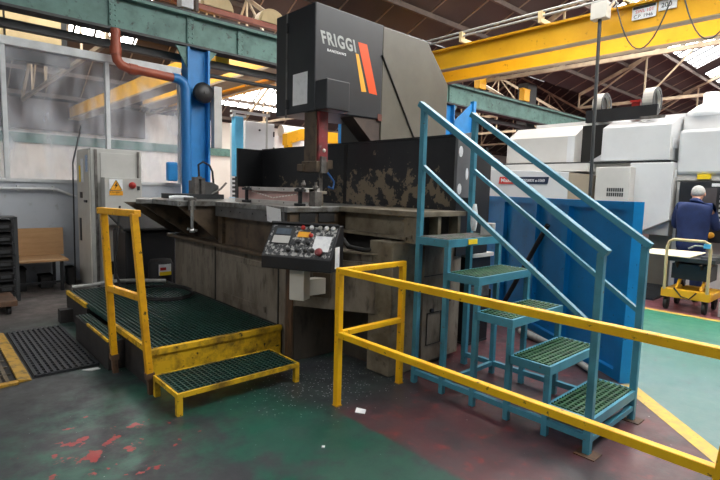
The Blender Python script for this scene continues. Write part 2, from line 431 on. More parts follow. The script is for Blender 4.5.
# far bay
FB = [(1.0,5.6),(8.2,14.0),(16,20)]; FC = [(3.0,6.2)]; FD = [(10,13.4)]
for a, b in ((9,10.5),(13.5,15.5),(15.5,17.0),(21,22)): slope(roof, XR0, XR1, a, b)
for (y0, y1, G) in ((10.5,13.5,FB),(17.0,19.2,FC),(19.2,21,FD)):
    x = XR0
    for g0, g1 in G + [(XR1, XR1)]:
        if g0 > x: slope(roof, x, g0, y0, y1)
        x = g1
roof.struct('ceiling', M['roof'])
n = 0
def glaze(g0, g1, y0, y1, m):
    global n; n += 1
    pb = MB(); slope(pb, g0, g1, y0, y1, .03, .03)
    w = pb.struct('window_%d' % (10+n), m)  # also names the leftmost strips added as light
    fb = MB()
    x = g0
    while x <= g1 + .01:
        fb.bar((x, y0, roofz(y0)-.01), (x, y1, roofz(y1)-.01), .06, .06); x += .62
    fb.build('glazing_bar', M['beamdark'], w)
for g in GX_FAR: glaze(*g, *bands_near, M['sky'])
for g in GX_FRONT: glaze(*g, *bands_front, M['sky'])
for g in FB:
    glaze(*g, 10.5, 13.5, M['skyfar'])
glaze(*FC[0], 17.0, 19.2, M['skyfar']); glaze(*FD[0], 19.2, 21, M['skyfar'])
# roof sheet seams and purlins
sm = MB()
x = -3
while x < 44:
    if x > 2: sm.bar((x, 9, roofz(9)-.012), (x, 6.3, roofz(6.3)-.012), .03, .03)
    sm.bar((x, 22, roofz(22)-.02), (x, 15.6, roofz(15.6)-.02), .04, .04)
    x += 1.15
sm.struct('trim_3', M['seam'])
pu = MB()
for y in (8.2, 7.2, 6.3): pu.bar((XR0, y, roofz(y)-.1), (XR1, y, roofz(y)-.1), .07, .12)
for y in (16.3, 18.4, 20.5, 21.6): pu.bar((XR0, y, roofz(y)-.1), (XR1, y, roofz(y)-.1), .08, .14)
pu.struct('trim_4', M['brownsteel'])
# trusses span each bay
def truss(name, x, ya, yb, yr, m, zb=5.0):
    t = MB(); za = (EZ if ya < 0 else 4.6) - .1; zr = roofz(yr) - .2
    t.bar((x, ya, zb), (x, yb, zb), .09, .1)
    t.bar((x, ya, za), (x, yr, zr), .09, .1); t.bar((x, yb, za), (x, yr, zr), .09, .1)
    N_ = 6; ps = [ya + (yb-ya)*i/N_ for i in range(N_+1)]
    for i in range(N_+1):
        y = ps[i]; zt = za + (zr-za)*(1 - abs(y-yr)/abs(ya-yr if (y-yr)*(ya-yr) > 0 else yb-yr))
        t.bar((x, y, zb), (x, y, zt), .05, .05)
        if i < N_:
            j = i+1 if ps[i+1] <= yr else i
            y2 = ps[i+1]; zt2 = za + (zr-za)*(1 - abs(y2-yr)/abs(ya-yr if (y2-yr)*(ya-yr) > 0 else yb-yr))
            if y2 <= yr + .01: t.bar((x, y, zb), (x, y2, zt2), .05, .05)
            else: t.bar((x, y, zt), (x, y2, zb), .05, .05)
    t.struct(name, m)
for i, x in enumerate((13.2, 19.5, 26)): truss('trim_%d' % (5+i), x, -5, 8.9, 2, M['truss'])
for i, x in enumerate((3.2, 7.6, 12, 16.5, 21, 26)): truss('trim_%d' % (11+i), x, 9.3, 21.9, 15.5, M['truss'], 4.5)
# far walls
fwb = MB(); fwb.box(XR0, XR1, 22, 22.3, 0, 4.6)
fwb.struct('wall_back', M['farwall'])
MB().box(XR0, XR1, 21.9, 22, 3.0, 3.35).struct('trim_20', M['beam'])
MB().box(XR0, 7.5, 21.8, 22, 3.5, 4.6).struct('trim_27', M['roof'])
MB().box(45.7, 46, -9, 22.3, 0, 9).struct('wall_right', M['farwall'])
# wall cladding high on the left of the far bay
cl = MB()
for i in range(4):
    for j in range(2): cl.box(-1.4+i*.98, -.46+i*.98, 12.0, 12.08, 4.3+j*.62, 4.88+j*.62)
cl.struct('wall_left', M['cream'])
MB().box(-3, 2.6, 12.08, 12.14, 3.95, 5.6).box(-3, 2.6, 11.9, 12.08, 3.95, 4.2).struct('trim_21', M['beamdark'])

# partition with grimy windows along Y=9
pw = MB(); pw.box(-5, 3.72, 9.0, 9.08, 0, 1.58)
pw.struct('wall_partition', M['wallgrey'])
MB().box(-5, 3.72, 8.97, 9.1, 1.58, 1.63).box(-5, 3.72, 8.95, 9.1, 3.56, 3.68).struct('trim_22', M['alu'])
for i, (a, b) in enumerate(((-2.4,1.1),(1.1,2.5),(2.5,3.72))):
    f = MB().box(a-.03, a+.03, 8.97, 9.07, 1.63, 3.56)
    if i == 2: f.box(b-.03, b+.02, 8.97, 9.07, 1.63, 3.56)
    f = f.struct('window_%d' % (i+1), M['alu'])
    MB().box(a+.03, b-.03, 9.02, 9.026, 1.63, 3.56).build('pane', M['pane'], f)
# rail along the panel wall
MB().tube([(-3,8.93,1.48),(1.7,8.93,1.48),(1.98,8.93,1.36)], .022).box(1.2,1.23,8.93,9,1.44,1.53).box(1.66,1.69,8.93,9,1.44,1.53).top('wall_pipe', M['alu'], 'thin grey pipe clipped along the grey wall below the windows', 'pipe')

# ------------------------------------------------------------------ runway beams and columns
t = thing('crane_runway_beam', 'long green riveted steel runway beam high above the window wall', 'beam', (18, 9.0, 4.1))
wb = MB().box(-6, 42, 8.98, 9.02, 4.1, 4.62); wb.build('web', M['beam'], t)
MB().box(-6, 42, 8.86, 9.14, 4.6, 4.65).build('flange', M['beam'], t)
MB().box(-6, 42, 8.86, 9.14, 4.07, 4.11).build('flange', M['beamdark'], t)
rr = MB().box(-6, 42, 8.96, 9.04, 4.65, 4.72); rr.build('rail', M['beamdark'], t)
rv = MB()
for x in (2.6, 3.9, 4.9, 7.8, 11.5):
    rv.box(x-.06, x+.06, 8.94, 8.98, 4.11, 4.6)
    for k in range(6):
        for s in (-.035, .035): rv.lathe((x+s, 8.94, 4.16+k*.08), [(.014,0),(.012,.008),(.004,.012)], 8, (0,-1,0))
rv.build('splice_plate', M['beam'], t)
# lower dark service beams beside it
MB().box(-6, 42, 9.25, 9.4, 3.88, 4.0).box(-6, 42, 9.5, 9.56, 4.0, 4.06).struct('trim_23', M['beamdark'])
MB().tube([(-6,9.3,3.72),(8,9.3,3.72)], .04).tube([(-6,9.6,4.55),(9,9.6,4.55)], .035).struct('trim_24', M['beamdark'])
MB().box(-6, 8.5, 9.3, 9.42, 4.92, 5.02).top('conductor_rail', M['terra'], 'rusty orange rail running above the green runway beam', 'rail')

def column(x):
    c = thing('building_column', 'tall blue steel column at the end of the window wall', 'column', (x, 9, 0), None)
    MB().box(x-.22, x-.18, 8.86, 9.14, 0.02, 4.06).box(x+.16, x+.2, 8.86, 9.14, .02, 4.06).box(x-.18, x+.16, 8.98, 9.02, .02, 4.06).build('shaft', M['colblue'], c)
    MB().box(x-.215, x+.26, 8.84, 9.16, 0, .025).build('base_plate', M['colblue'], c)
    br = MB()
    br.prism([(x-.22, 8.9, 4.06),(x-.42, 8.9, 4.06),(x-.22, 8.9, 3.7)], (0, .03, 0)).prism([(x+.2, 8.9, 4.06),(x+.36, 8.9, 4.06),(x+.2, 8.9, 3.86)], (0, .03, 0))
    br.build('bracket', M['beam'], c)
    return c
c0 = column(4.03)
dup(c0, (3.75,0,0), 'blue steel column seen behind the saw head over the black splash wall')
dup(c0, (7.4,0,0), 'blue steel column behind the right end of the black splash wall')
# roof stub standard above the column
MB().box(3.72, 3.94, 8.9, 9.1, 4.74, 5.6).struct('trim_25', M['alu'])
MB().box(4.0, 4.06, 8.95, 9.05, 4.74, 5.6).struct('trim_26', M['brownsteel'])
# drain pipe
t = thing('drain_pipe', 'terracotta brown drain pipe bending across the window to the blue column', 'pipe', (2.6, 8.78, 3.4))
pth = [(2.58,8.78,4.06),(2.58,8.78,3.68),(2.6,8.78,3.58),(2.66,8.78,3.51),(2.76,8.78,3.48),(3.55,8.78,3.45)]
MB().tube(pth, .075, 16).build('pipe', M['terra'], t)
MB().tube([(2.58,8.78,3.78),(2.58,8.78,3.66)], .088, 16).build('collar', M['terra'], t)
MB().tube([(2.78,8.78,3.478),(2.9,8.78,3.474)], .088, 16).build('collar', M['terra'], t)
MB().tube([(3.5,8.78,3.452),(3.6,8.78,3.45),(3.69,8.78,3.4),(3.73,8.78,3.3),(3.735,8.78,3.1),(3.735,8.78,1.0),(3.735,8.78,.02)], .085, 16).build('downpipe', M['pipeblue'], t)
# junk on the column
t = thing('floodlight', 'round black lamp head fixed high on the blue column', 'lamp', (4.05, 8.7, 3.2))
MB().lathe((4.05,8.86,3.27), [(.05,0),(.17,.03),(.19,.1),(.17,.16),(.03,.17)], 20, (0,-1,0)).build('shell', M['black'], t, bevel=0)
MB().lathe((4.05,8.70,3.27), [(.03,0),(.02,.02)], 12, (0,-1,0)).build('boss', M['beamdark'], t)
MB().box(4.24, 4.4, 8.72, 8.86, 2.3, 3.42).top('conduit_box', M['cab'], 'long upright grey trunking box on the side of the blue column', 'box', bevel=.01)
MB().plan([(3.42,8.83),(3.58,8.8),(3.62,8.9),(3.6,8.95),(3.42,8.95)], 1.66, 2.0).top('wall_case', M['colblue'], 'rounded blue case at the window sill beside the blue column', 'case', bevel=.03)

# ------------------------------------------------------------------ cranes
t = thing('overhead_crane', 'yellow twin girder overhead travelling crane spanning the near bay', 'crane', (9.3, 1.5, 4.24))
def girder(x, nm):
    MB().box(x-.02, x+.12, -4.5, 8.6, 4.28, 4.66).build('girder', M['crane'], t)
    MB().box(x-.04, x+.14, -4.5, 8.6, 4.26, 4.28).build('bottom_flange', M['flange'], t)
    MB().box(x-.1, x+.2, -4.5, 8.6, 4.66, 4.70).build('top_flange', M['crane'], t)
girder(8.85, 'front'); girder(9.95, 'back')
MB().box(8.5, 10.6, 8.6, 9.1, 4.725, 4.98).build('end_carriage', M['crane'], t)
hr = MB()
for k, dz in enumerate((.12, .2)): hr.tube([(8.65,-4.5,4.70+dz),(8.65,8.4,4.70+dz)], .022, 8)
hr.build('cable_track', M['cable'], t)
hk = MB()
for y in (.2, 1.5, 3.3, 4.75, 6.5): hk.box(8.6, 8.95, y-.03, y+.03, 4.70, 4.78).box(8.6, 8.70, y-.04, y+.04, 4.78, 4.90)
hk.build('track_bracket', M['cream'], t)
sg = MB().box(8.805, 8.83, 2.9, 3.25, 4.44, 4.645).build('sign_plate', M['paper'], t)
text('lettering', 'SWL 10T', M['redvinyl'], sg, (8.803, 3.2, 4.535), (0,-1,0), (0,0,1), .05, .001, .0)
text('lettering', 'C.P. 1946', M['ink'], sg, (8.803, 3.22, 4.46), (0,-1,0), (0,0,1), .05, .001, .0)
MB().box(8.802, 8.806, 2.91, 3.24, 4.60, 4.64).build('header_strip', M['beamdark'], sg)
sg2 = MB().box(8.805, 8.83, 2.62, 2.87, 4.5, 4.65).build('sign_plate', M['paper'], t)
text('lettering', '200', M['ink'], sg2, (8.803, 2.83, 4.54), (0,-1,0), (0,0,1), .07, .001)
# festoon cables hang from the track
fs = MB()
for y0, y1, sag in ((3.45, 2.6, .82), (2.52, 1.7, .85)):
    fs.tube([(8.62, y0+(y1-y0)*u, 4.74 - sag*4*u*(1-u)) for u in [i/14 for i in range(15)]], .011, 6)
fs.build('festoon_cable', M['beamdark'], t)
t = thing('pendant_control', 'pale junction box under the yellow crane with a long dark conduit hanging down', 'control', (8.52, 3.62, 1.6))
MB().box(8.42, 8.60, 3.5, 3.76, 4.47, 4.73).build('junction_box', M['cab_light'], t, bevel=.01)
MB().tube([(8.5,3.63,4.47),(8.5,3.61,3.2),(8.5,3.58,1.6)], .028, 10).build('conduit', M['beamdark'], t)
MB().tube([(8.5,3.5,4.66),(8.5,3.42,4.72),(8.5,3.36,4.66),(8.5,3.42,4.6)], .012, 8).build('hook', M['cable'], t)
t = thing('overhead_crane', 'distant yellow crane girder seen through and above the windows', 'crane', (6.9, 15.5, 4.9))
MB().box(6.9, 7.3, 9.8, 20.3, 4.62, 5.2).build('girder', M['crane'], t)
MB().box(6.8, 7.4, 9.8, 20.3, 4.56, 4.62).build('bottom_flange', M['flange'], t)
MB().box(7.9, 8.3, 9.8, 20.3, 4.62, 5.2).build('girder', M['crane'], t)
MB().box(6.6, 8.5, 9.7, 10.1, 4.7, 5.0).build('end_carriage', M['crane'], t)
t = thing('overhead_crane', 'hazy yellow crane girder low behind the two left windows', 'crane', (4.9, 15.5, 3.9))
MB().box(4.7, 5.0, 9.6, 21.78, 4.0, 4.42).build('girder', M['crane'], t)
MB().box(4.64, 5.06, 9.6, 21.78, 3.95, 4.0).build('bottom_flange', M['flange'], t)
for i, x in enumerate((4.6, 5.85)):
    MB().prism([(x+.34*math.cos(PI*k/16), 9.30, 5.02+.3*math.sin(PI*k/16)) for k in range(17)], (0,.2,0)).prism([(x+.3*math.cos(PI*k/16), 9.27, 5.02+.26*math.sin(PI*k/16)) for k in range(17)], (0,.03,0)).top('drum_cover', M['cream'], ['rounded cream drum cover above the green beam, next to the grey stanchion','rounded cream drum cover above the green beam, beside the saw head'][i], 'cover', bevel=0)
# low yellow gantry and blue frame far behind
t = thing('gantry_beam', 'low yellow gantry beam beyond the black splash wall', 'beam', (10.5, 13, 3.0))
MB().box(9.2, 13.5, 12.9, 13.15, 3.1, 3.45).build('beam', M['crane'], t)
MB().prism([(9.2,12.9,3.1),(8.65,12.9,2.9),(8.65,12.9,3.25),(9.2,12.9,3.45)], (0,.25,0)).build('nose', M['crane'], t)
MB().box(13.3, 13.5, 12.9, 13.15, 0, 3.1).build('leg', M['crane'], t)
MB().box(8.7, 8.85, 12.9, 13.15, 0, 2.95).build('leg', M['crane'], t)

# ------------------------------------------------------------------ cabinet, bench and rack by the wall
t = thing('electrical_cabinet', 'tall grey electrical cabinet with a danger sign behind the platform', 'cabinet', (2.3, 8.35, 0))
MB().box(1.97, 2.69, 8.0, 8.75, 0, 2.1).build('body', M['cab'], t, bevel=.012)
MB().box(1.955, 1.97, 8.03, 8.72, .06, 2.07).build('side_panel', M['cab_light'], t)
dr = MB().box(2.1, 2.58, 7.985, 8.0, .1, 2.04).build('door', M['cab'], t, bevel=.004)
MB().box(2.02, 2.055, 7.975, 8.0, .05, 2.08).build('edge_strip', M['steel_dull'], t)
MB().box(2.62, 2.645, 7.975, 8.0, .05, 2.08).build('edge_strip', M['steel_dull'], t)
for x in (2.17, 2.4):
    MB().box(x, x+.1, 7.97, 7.985, .22, .42).build('vent', M['black'], dr)
bx = MB().box(2.10, 2.62, 7.8, 7.985, .98, 1.68).build('switch_box', M['cab'], t, bevel=.01)
sg = MB().box(2.16, 2.345, 7.795, 7.8, 1.42, 1.655).build('danger_sign', M['paper'], bx)
bx2 = MB().box(2.16, 2.345, 7.792, 7.795, 1.42, 1.485).prism([(2.168,7.795,1.495),(2.337,7.795,1.495),(2.2525,7.795,1.645)], (0,-.003,0)); o = bx2.build('warning_triangle', M['amber'], bx)
bo = MB().prism([(2.27,7.792,1.62),(2.228,7.792,1.56),(2.248,7.792,1.56),(2.23,7.792,1.505),(2.278,7.792,1.575),(2.257,7.792,1.575)], (0,-.002,0))
for a, b in (((2.168,1.495),(2.337,1.495)),((2.337,1.495),(2.2525,1.645)),((2.2525,1.645),(2.168,1.495))):
    bo.bar((a[0],7.791,a[1]),(b[0],7.791,b[1]),.003,.012,(0,1,0))
bo.build('bolt_symbol', M['ink'], bx)
text('lettering', 'Danger', M['ink'], bx, (2.175, 7.791, 1.447), (1,0,0), (0,0,1), .035, .001, .0, .14)
MB().lathe((2.48,7.8,1.57), [(.05,0),(.05,.02),(.035,.03),(.03,.05)], 18, (0,-1,0)).build('isolator_knob', M['red'], bx)
MB().box(2.55,2.585,7.78,7.8,1.5,1.56).build('lock', M['black'], bx)
MB().box(2.56,2.595,7.78,7.8,1.05,1.11).build('lock', M['black'], bx)
MB().box(1.945,1.955,8.42,8.54,1.36,1.45).build('handle', M['brownsteel'], t)
MB().box(1.94,1.955,8.16,8.3,1.30,1.335).build('handle', M['black'], t)
MB().box(1.945,1.955,8.52,8.6,.7,1.05).build('hinge', M['black'], t)
MB().box(1.95,1.955,8.5,8.58,1.6,1.85).build('sticker', M['label_yellow'], t)
MB().box(1.95,1.955,8.34,8.46,1.6,1.95).build('sticker', M['paper'], t)
MB().box(1.95,1.955,8.1,8.2,1.75,2.0).build('sticker', M['label_blue'], t)
MB().tube([(1.92,8.8,1.9),(2.08,8.9,2.5)], .012, 6).tube([(1.92,8.8,1.9),(1.90,8.78,0)], .012, 6).top('metal_rod', M['beamdark'], 'thin dark rod leaning up behind the grey cabinet', 'rod')
t = thing('work_bench', 'low plywood topped bench with a plywood back board against the grey wall', 'bench', (1.3, 8.6, 0))
MB().box(.75, 1.70, 8.22, 8.88, .44, .47).build('bench_top', M['ply'], t)
MB().box(.75, 1.77, 8.88, 8.92, .46, .88).build('back_board', M['ply'], t)
for x in (.9, 1.62):
    for y in (8.28, 8.82): MB().box(x-.02, x+.02, y-.02, y+.02, 0, .44).build('leg', M['black'], t)
MB().box(.9, 1.62, 8.27, 8.29, .12, .15).build('rail', M['black'], t)
# dark clutter under and beside the bench
for i, (x, y, w, d, h, lb) in enumerate(((1.02,8.6,.36,.3,.34,'dark box stored under the left of the plywood bench'),(1.47,8.66,.16,.22,.2,'low dark box stored under the right end of the plywood bench'),(1.82,8.72,.1,.2,.28,'dark bundle between the bench and the grey cabinet'))):
    MB().box(x-w/2,x+w/2,y-d/2,y+d/2,0,h).box(x-w/2-.01,x+w/2+.01,y-d/2-.01,y+d/2+.01,h-.03,h).top('storage_box', M['rubber_and_shade'], lb, 'box', bevel=.01)
t = thing('bin_rack', 'black metal rack of dark small parts bins at the left edge', 'rack', (.72, 8.0, 0))
fr = MB()
for x in (.40, 1.02):
    for y in (7.85, 8.2): fr.box(x-.02, x+.02, y-.02, y+.02, 0, 1.12)
fr.box(.38,1.04,7.83,8.22,1.1,1.12); fr.build('frame', M['beamdark'], t)
for k in range(6):
    z = .12 + k*.165
    MB().box(.42,1.0,7.84,8.2,z-.012,z).build('shelf', M['black'], t)
bin0 = thing('parts_bin', '', 'bin', (.53, 7.98, .12), 'parts bins in the rack')
MB().prism([(.43,7.86,.12),(.43,8.16,.12),(.43,8.16,.25),(.43,7.94,.25),(.43,7.84,.2)], (.17,0,0)).build('tray', M['rubber_and_shade'], bin0)
MB().box(.46,.57,7.838,7.846,.15,.19).build('label_slot', M['beamdark'], bin0)
lvl = ['bottom','second','third','fourth','fifth','top']
for k in range(6):
    for j in range(3):
        lb = 'black parts bin on the %s shelf of the rack, %s column' % (lvl[k], ('left','middle','right')[j])
        if k == 0 and j == 0: bin0['label'] = lb; continue
        dup(bin0, (j*.19, 0, k*.165), lb)
t = thing('platform_trolley', 'rusty red platform trolley with black wheels at the left edge', 'trolley', (.6, 7.3, 0))
MB().box(.1,.90,7.0,7.6,.11,.18).build('deck', M['rust'], t, bevel=.01)
for x in (.2,.82):
    for y in (7.1,7.5): MB().cyl((x-.02,y,.055),(.04,0,0),.055,16).build('wheel', M['rubber_and_shade'], t)
# dark swarf bins and bucket behind the platform
t = thing('swarf_bin', 'black wheeled swarf bin behind the platform under the table wing', 'bin', (2.45, 7.45, 0))
MB().plan([(2.16,7.1),(2.85,7.1),(2.85,7.7),(2.16,7.7)], .05, .95).build('body', M['black'], t, bevel=.03)
MB().prism([(2.12,7.05,.95),(2.9,7.05,.95),(2.9,7.74,1.12),(2.12,7.74,1.12)], (0,0,.04)).build('lid', M['rubber_and_shade'], t, bevel=.01)
for x in (2.25,2.75):
    for y in (7.2,7.6): MB().cyl((x-.02,y,.04),(.04,0,0),.04,12).build('wheel', M['rubber_and_shade'], t)
t = thing('coolant_drum', 'black plastic drum with red and yellow label behind the platform', 'drum', (2.55, 6.9, 0))
MB().lathe((2.55,6.9,0), [(.15,0),(.16,.02),(.16,.30),(.165,.31),(.16,.33),(.165,.5),(.15,.53),(.14,.56)], 22).build('body', M['rubber_and_shade'], t)
lb = MB().box(2.47,2.63,6.725,6.75,.36,.51).build('label_sheet', M['paper'], t)
MB().box(2.47,2.63,6.721,6.725,.36,.41).build('yellow_band', M['label_yellow'], lb)
MB().box(2.48,2.56,6.721,6.725,.43,.47).build('red_patch', M['red'], lb)

# ------------------------------------------------------------------ mats on the floor
def slats(mb, x0, x1, y0, y1, px, py, z0, z1, w=.02):
    x = x0
    while x <= x1+1e-6: mb.box(x-w/2, x+w/2, y0, y1, z0, z1); x += px
    y = y0
    while y <= y1+1e-6: mb.box(x0, x1, y-w*.35, y+w*.35, z0, z1-.004); y += py
t = thing('anti_fatigue_mat', 'black slatted rubber mat lying beside the platform', 'mat', (.92, 5.4, 0))
b = MB(); slats(b, .70, 1.16, 4.65, 6.18, .046, .075, 0.002, .02, .026); b.build('slats', M['mat_black'], t)
MB().box(.675,1.17,4.63,6.2,0,.003).build('backing', M['rubber_and_shade'], t)
t = thing('anti_fatigue_mat', 'brown ribbed rubber mat with yellow edging at the left edge', 'mat', (.3, 5.4, 0))
b = MB(); slats(b, .0, .55, 4.63, 6.2, .046, .2, 0.002, .018, .026); b.build('slats', M['mat_brown'], t)
MB().prism([(.57,4.6,0),(.665,4.6,0),(.65,4.6,.008),(.57,4.6,.022)], (0,1.62,0)).box(-.05,.57,4.56,4.62,0,.02).build('edging', M['mat_yellow'], t)
MB().box(-.05,.57,4.6,6.22,0,.003).build('backing', M['rubber_and_shade'], t)

# ------------------------------------------------------------------ operator platform
t = thing('operator_platform', 'low platform of dark green grating with a yellow front in front of the saw', 'platform', (1.93, 5.2, 0))
b = MB(); z = .312
x = 1.37
while x < 2.51: b.box(x-.007, x+.007, 3.87, 6.58, z-.035, z); x += .0385
y = 3.9
while y < 6.58: b.box(1.34, 2.52, y-.006, y+.006, z-.035, z-.006); y += .05
b.build('grating', M['grp_dark'], t)
MB().box(1.33,2.53,3.84,3.87,.0,.265).build('front_panel', M['yellow_dirty'], t)
MB().box(1.325,2.535,3.825,3.872,.265,.316).build('front_edge', M['yellow_dirty'], t, bevel=.004)
MB().box(1.325,1.355,3.872,4.78,.27,.316).build('side_edge', M['yellow_dirty'], t)
MB().box(1.325,1.355,5.75,6.6,.27,.316).build('side_edge', M['yellow_dirty'], t)
MB().box(1.33,1.35,3.87,4.80,0,.27).box(1.33,1.35,5.7,6.6,0,.27).box(1.33,2.53,6.58,6.6,0,.31).box(2.51,2.53,3.87,6.6,0,.31).build('side_panel', M['dark_side'], t)
MB().box(1.35,2.51,3.88,6.58,0.0,.01).build('under_tray', M['rubber_and_shade'], t)
MB().box(1.20,1.33,6.3,6.42,0,.15).build('foot_block', M['dark_side'], t)
t = thing('side_step', 'small dark side step with a yellow edge against the platform left side', 'step', (1.25, 4.8, 0))
MB().box(1.19,1.325,4.45,5.55,0,.25).build('body', M['dark_side'], t)
MB().box(1.185,1.20,4.45,5.1,.25,.272).build('edge', M['yellow_dirty'], t)
b = MB(); slats(b, 1.215, 1.31, 4.5, 5.5, .032, .05, .25, .268, .012); b.build('grating', M['grp_dark'], t)
t = thing('front_step', 'low yellow framed grating step standing before the platform front', 'step', (1.81, 3.47, 0))
z = .162
b = MB()
x = 1.325
while x < 2.31: b.box(x-.006, x+.006, 3.27, 3.68, z-.03, z); x += .04
y = 3.275
while y < 3.69: b.box(1.31, 2.31, y-.006, y+.006, z-.03, z-.003); y += .04
b.build('grating', M['grp_dark'], t)
MB().box(1.30,2.325,3.245,3.262,z-.035,z).box(1.30,2.325,3.685,3.70,z-.035,z).box(1.30,1.315,3.262,3.685,z-.035,z).box(2.31,2.325,3.262,3.685,z-.035,z).build('frame', M['yellow_dirty'], t)
for x in (1.30, 2.285):
    for y in (3.245, 3.66): MB().box(x, x+.04, y, y+.04, 0, z-.03).build('leg', M['yellow_dirty'], t)
# platform handrail on the left
t = thing('platform_handrail', 'yellow square tube handrail leaning at the left of the platform', 'handrail', (1.27, 4.05, 0))
LB, RB, LT, RT = V((1.225,4.375,0)), V((1.30,3.745,0)), V((1.115,4.19,1.385)), V((1.195,3.735,1.385))
for a, c in ((LB,LT),(RB,RT)):
    p = MB().bar(a + (c-a)*.09, c, .05, .05, (1,0,0)).build('post', M['yellow_rail'], t, bevel=.006)
    MB().bar(a, a + (c-a)*.10, .042, .042, (1,0,0)).bar(a+(c-a)*.09, a+(c-a)*.125, .062, .062, (1,0,0)).build('socket', M['rust'], p)
MB().bar(LT+V((-.02,.02,-.0)), RT+V((.02,-.02,0)), .055, .05).build('top_rail', M['yellow_rail'], t, bevel=.006)
MB().bar(LB+(LT-LB)*.545, RB+(RT-RB)*.545, .045, .05).build('mid_rail', M['yellow_rail'], t, bevel=.006)
# hoses and cables on the platform
pts = [(2.05,6.95,1.30),(1.98,6.85,.9),(1.86,6.55,.5),(1.83,6.2,.34),(1.86,5.9,.326)]
for k in range(26):
    a = PI + k*.42; pts.append((2.16+.3*math.cos(a), 5.75+.42*math.sin(a), .328+.0012*k))
MB().tube(pts, .014, 8).top('air_hose', M['rubber_and_shade'], 'black hose coiled on the platform grating', 'hose')
MB().tube([(1.6,6.66,.337),(1.9,6.66,.36),(2.1,6.64,.35),(2.3,6.56,.337),(2.45,6.45,.337)], .024, 8).tube([(1.4,6.66,.337),(1.6,6.66,.337)], .024, 8).top('conduit_hose', M['cable'], 'pale grey conduit lying along the back of the platform', 'hose')

# ------------------------------------------------------------------ the band saw
S = thing('band_saw', 'huge black and grey vertical band saw with bed, table and FRIGGI head', 'machine', (3.3, 4.6, 0))
low = MB().box(2.56,3.75,3.75,6.4,0,.52); low.build('plinth', M['base'], S)
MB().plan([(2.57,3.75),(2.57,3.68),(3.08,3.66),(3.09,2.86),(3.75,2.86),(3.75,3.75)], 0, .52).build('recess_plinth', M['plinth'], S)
up = MB().plan([(2.56,6.4),(2.56,3.72),(2.60,3.66),(3.06,2.88),(3.09,2.86),(3.75,2.86),(3.75,6.4)], .52, .97)
up.plan([(2.66,3.72),(2.66,3.62),(3.09,2.88),(3.75,2.88),(3.75,3.72)], .97, 1.04)
base = up.build('base', M['base'], S)
sea = MB()
for y in (5.24, 3.93): sea.box(2.552,2.56,y-.008,y+.008,.02,.95)
sea.build('panel_seam', M['rubber_and_shade'], base)
MB().box(2.548,2.56,4.15,5.05,.36,.42).box(2.548,2.56,4.2,5.0,.80,.86).build('pressing', M['base'], base, bevel=.01)
MB().box(2.545,2.562,3.69,3.79,.0,.96).build('rust_corner', M['rust'], base)
MB().box(2.47,2.6,3.72,6.46,.93,.97).build('drip_lip', M['base_brown'], base, bevel=.008)
MB().plan([(2.60,3.655),(2.66,3.69),(3.11,2.90),(3.05,2.87)], 1.04, 1.055).build('swarf_ledge', M['bed'], base)
MB().box(2.97,3.34,2.84,3.12,0,1.165).build('bed_support', M['bed'], S, bevel=.008)
# right end cover panels under the table
cv = MB().box(3.36,3.9,2.82,2.86,.05,1.12).build('end_cover', M['base'], S)
sd = MB()
for a in ((3.42,3.425,.2,.5),(3.62,3.625,.2,.5)): sd.box(a[0],a[1],2.812,2.82,a[2],a[3])
sd.box(3.42,3.625,2.812,2.82,.495,.5).box(3.42,3.625,2.812,2.82,.2,.205).box(3.36,3.9,2.812,2.82,.84,.846)
sd.build('hatch_outline', M['rubber_and_shade'], cv)
MB().cyl((3.48,2.82,.52),(0,-.02,0),.02,12).cyl((3.73,2.82,.6),(0,-.02,0),.025,12).build('bolt', M['black'], cv)
# left table block with drilled front plate
MB().box(2.56,3.7,3.74,5.12,.97,1.38).build('table_block', M['base_brown'], S)
pl = MB().box(2.49,2.56,3.74,5.10,1.27,1.40).build('front_plate', M['plate'], S)
ho = MB()
for y in (3.85,4.05,4.3,4.55,4.75,4.95): ho.cyl((2.491,y,1.335),(-.003,0,0),.009,10)
ho.build('bolt_hole', M['ink'], pl)
MB().box(2.52,2.56,5.0,5.1,.97,1.38).build('pillar', M['base_brown'], S)
MB().box(2.62,3.7,5.1,6.4,.97,1.375).build('recess_back', M['base_brown'], S)
# end face; two black plates paint in the shade of box holes
eh = MB().box(2.52,3.08,3.70,3.74,1.26,1.38)
eh.build('end_plate', M['base_brown'], S)
h2 = MB().box(2.62,2.80,3.69,3.70,1.285,1.375).box(2.84,3.03,3.69,3.70,1.285,1.375); h2.build('hole_shade', M['rubber_and_shade'], S)
MB().box(2.56,3.08,3.70,3.74,.97,1.26).build('end_web', M['base_brown'], S)
# table plates
tb = MB().box(2.48,3.75,3.68,5.82,1.38,1.43).box(2.6,3.75,5.82,6.6,1.38,1.43).build('table', M['table'], S, bevel=.004)
MB().box(3.08,3.75,2.68,3.68,1.385,1.43).build('table', M['bed'], S, bevel=.004)
MB().plan([(1.88,5.80),(2.6,5.80),(2.6,6.6),(2.2,6.6),(2.06,6.3)], 1.375,1.43).build('table_wing', M['table'], S, bevel=.004)
for y in (5.84, 6.4):
    MB().prism([(1.94,y,1.375),(2.62,y,1.375),(2.62,y,.97),(2.5,y,1.0)], (0,.03,0)).build('gusset', M['base_brown'], S)
MB().prism([(2.08,5.12,1.375),(2.56,5.12,1.375),(2.56,5.12,.97)], (0,.03,0)).build('gusset', M['base_brown'], S)
MB().box(2.06,2.5,5.08,5.80,1.38,1.43).build('table_wing', M['table'], S)
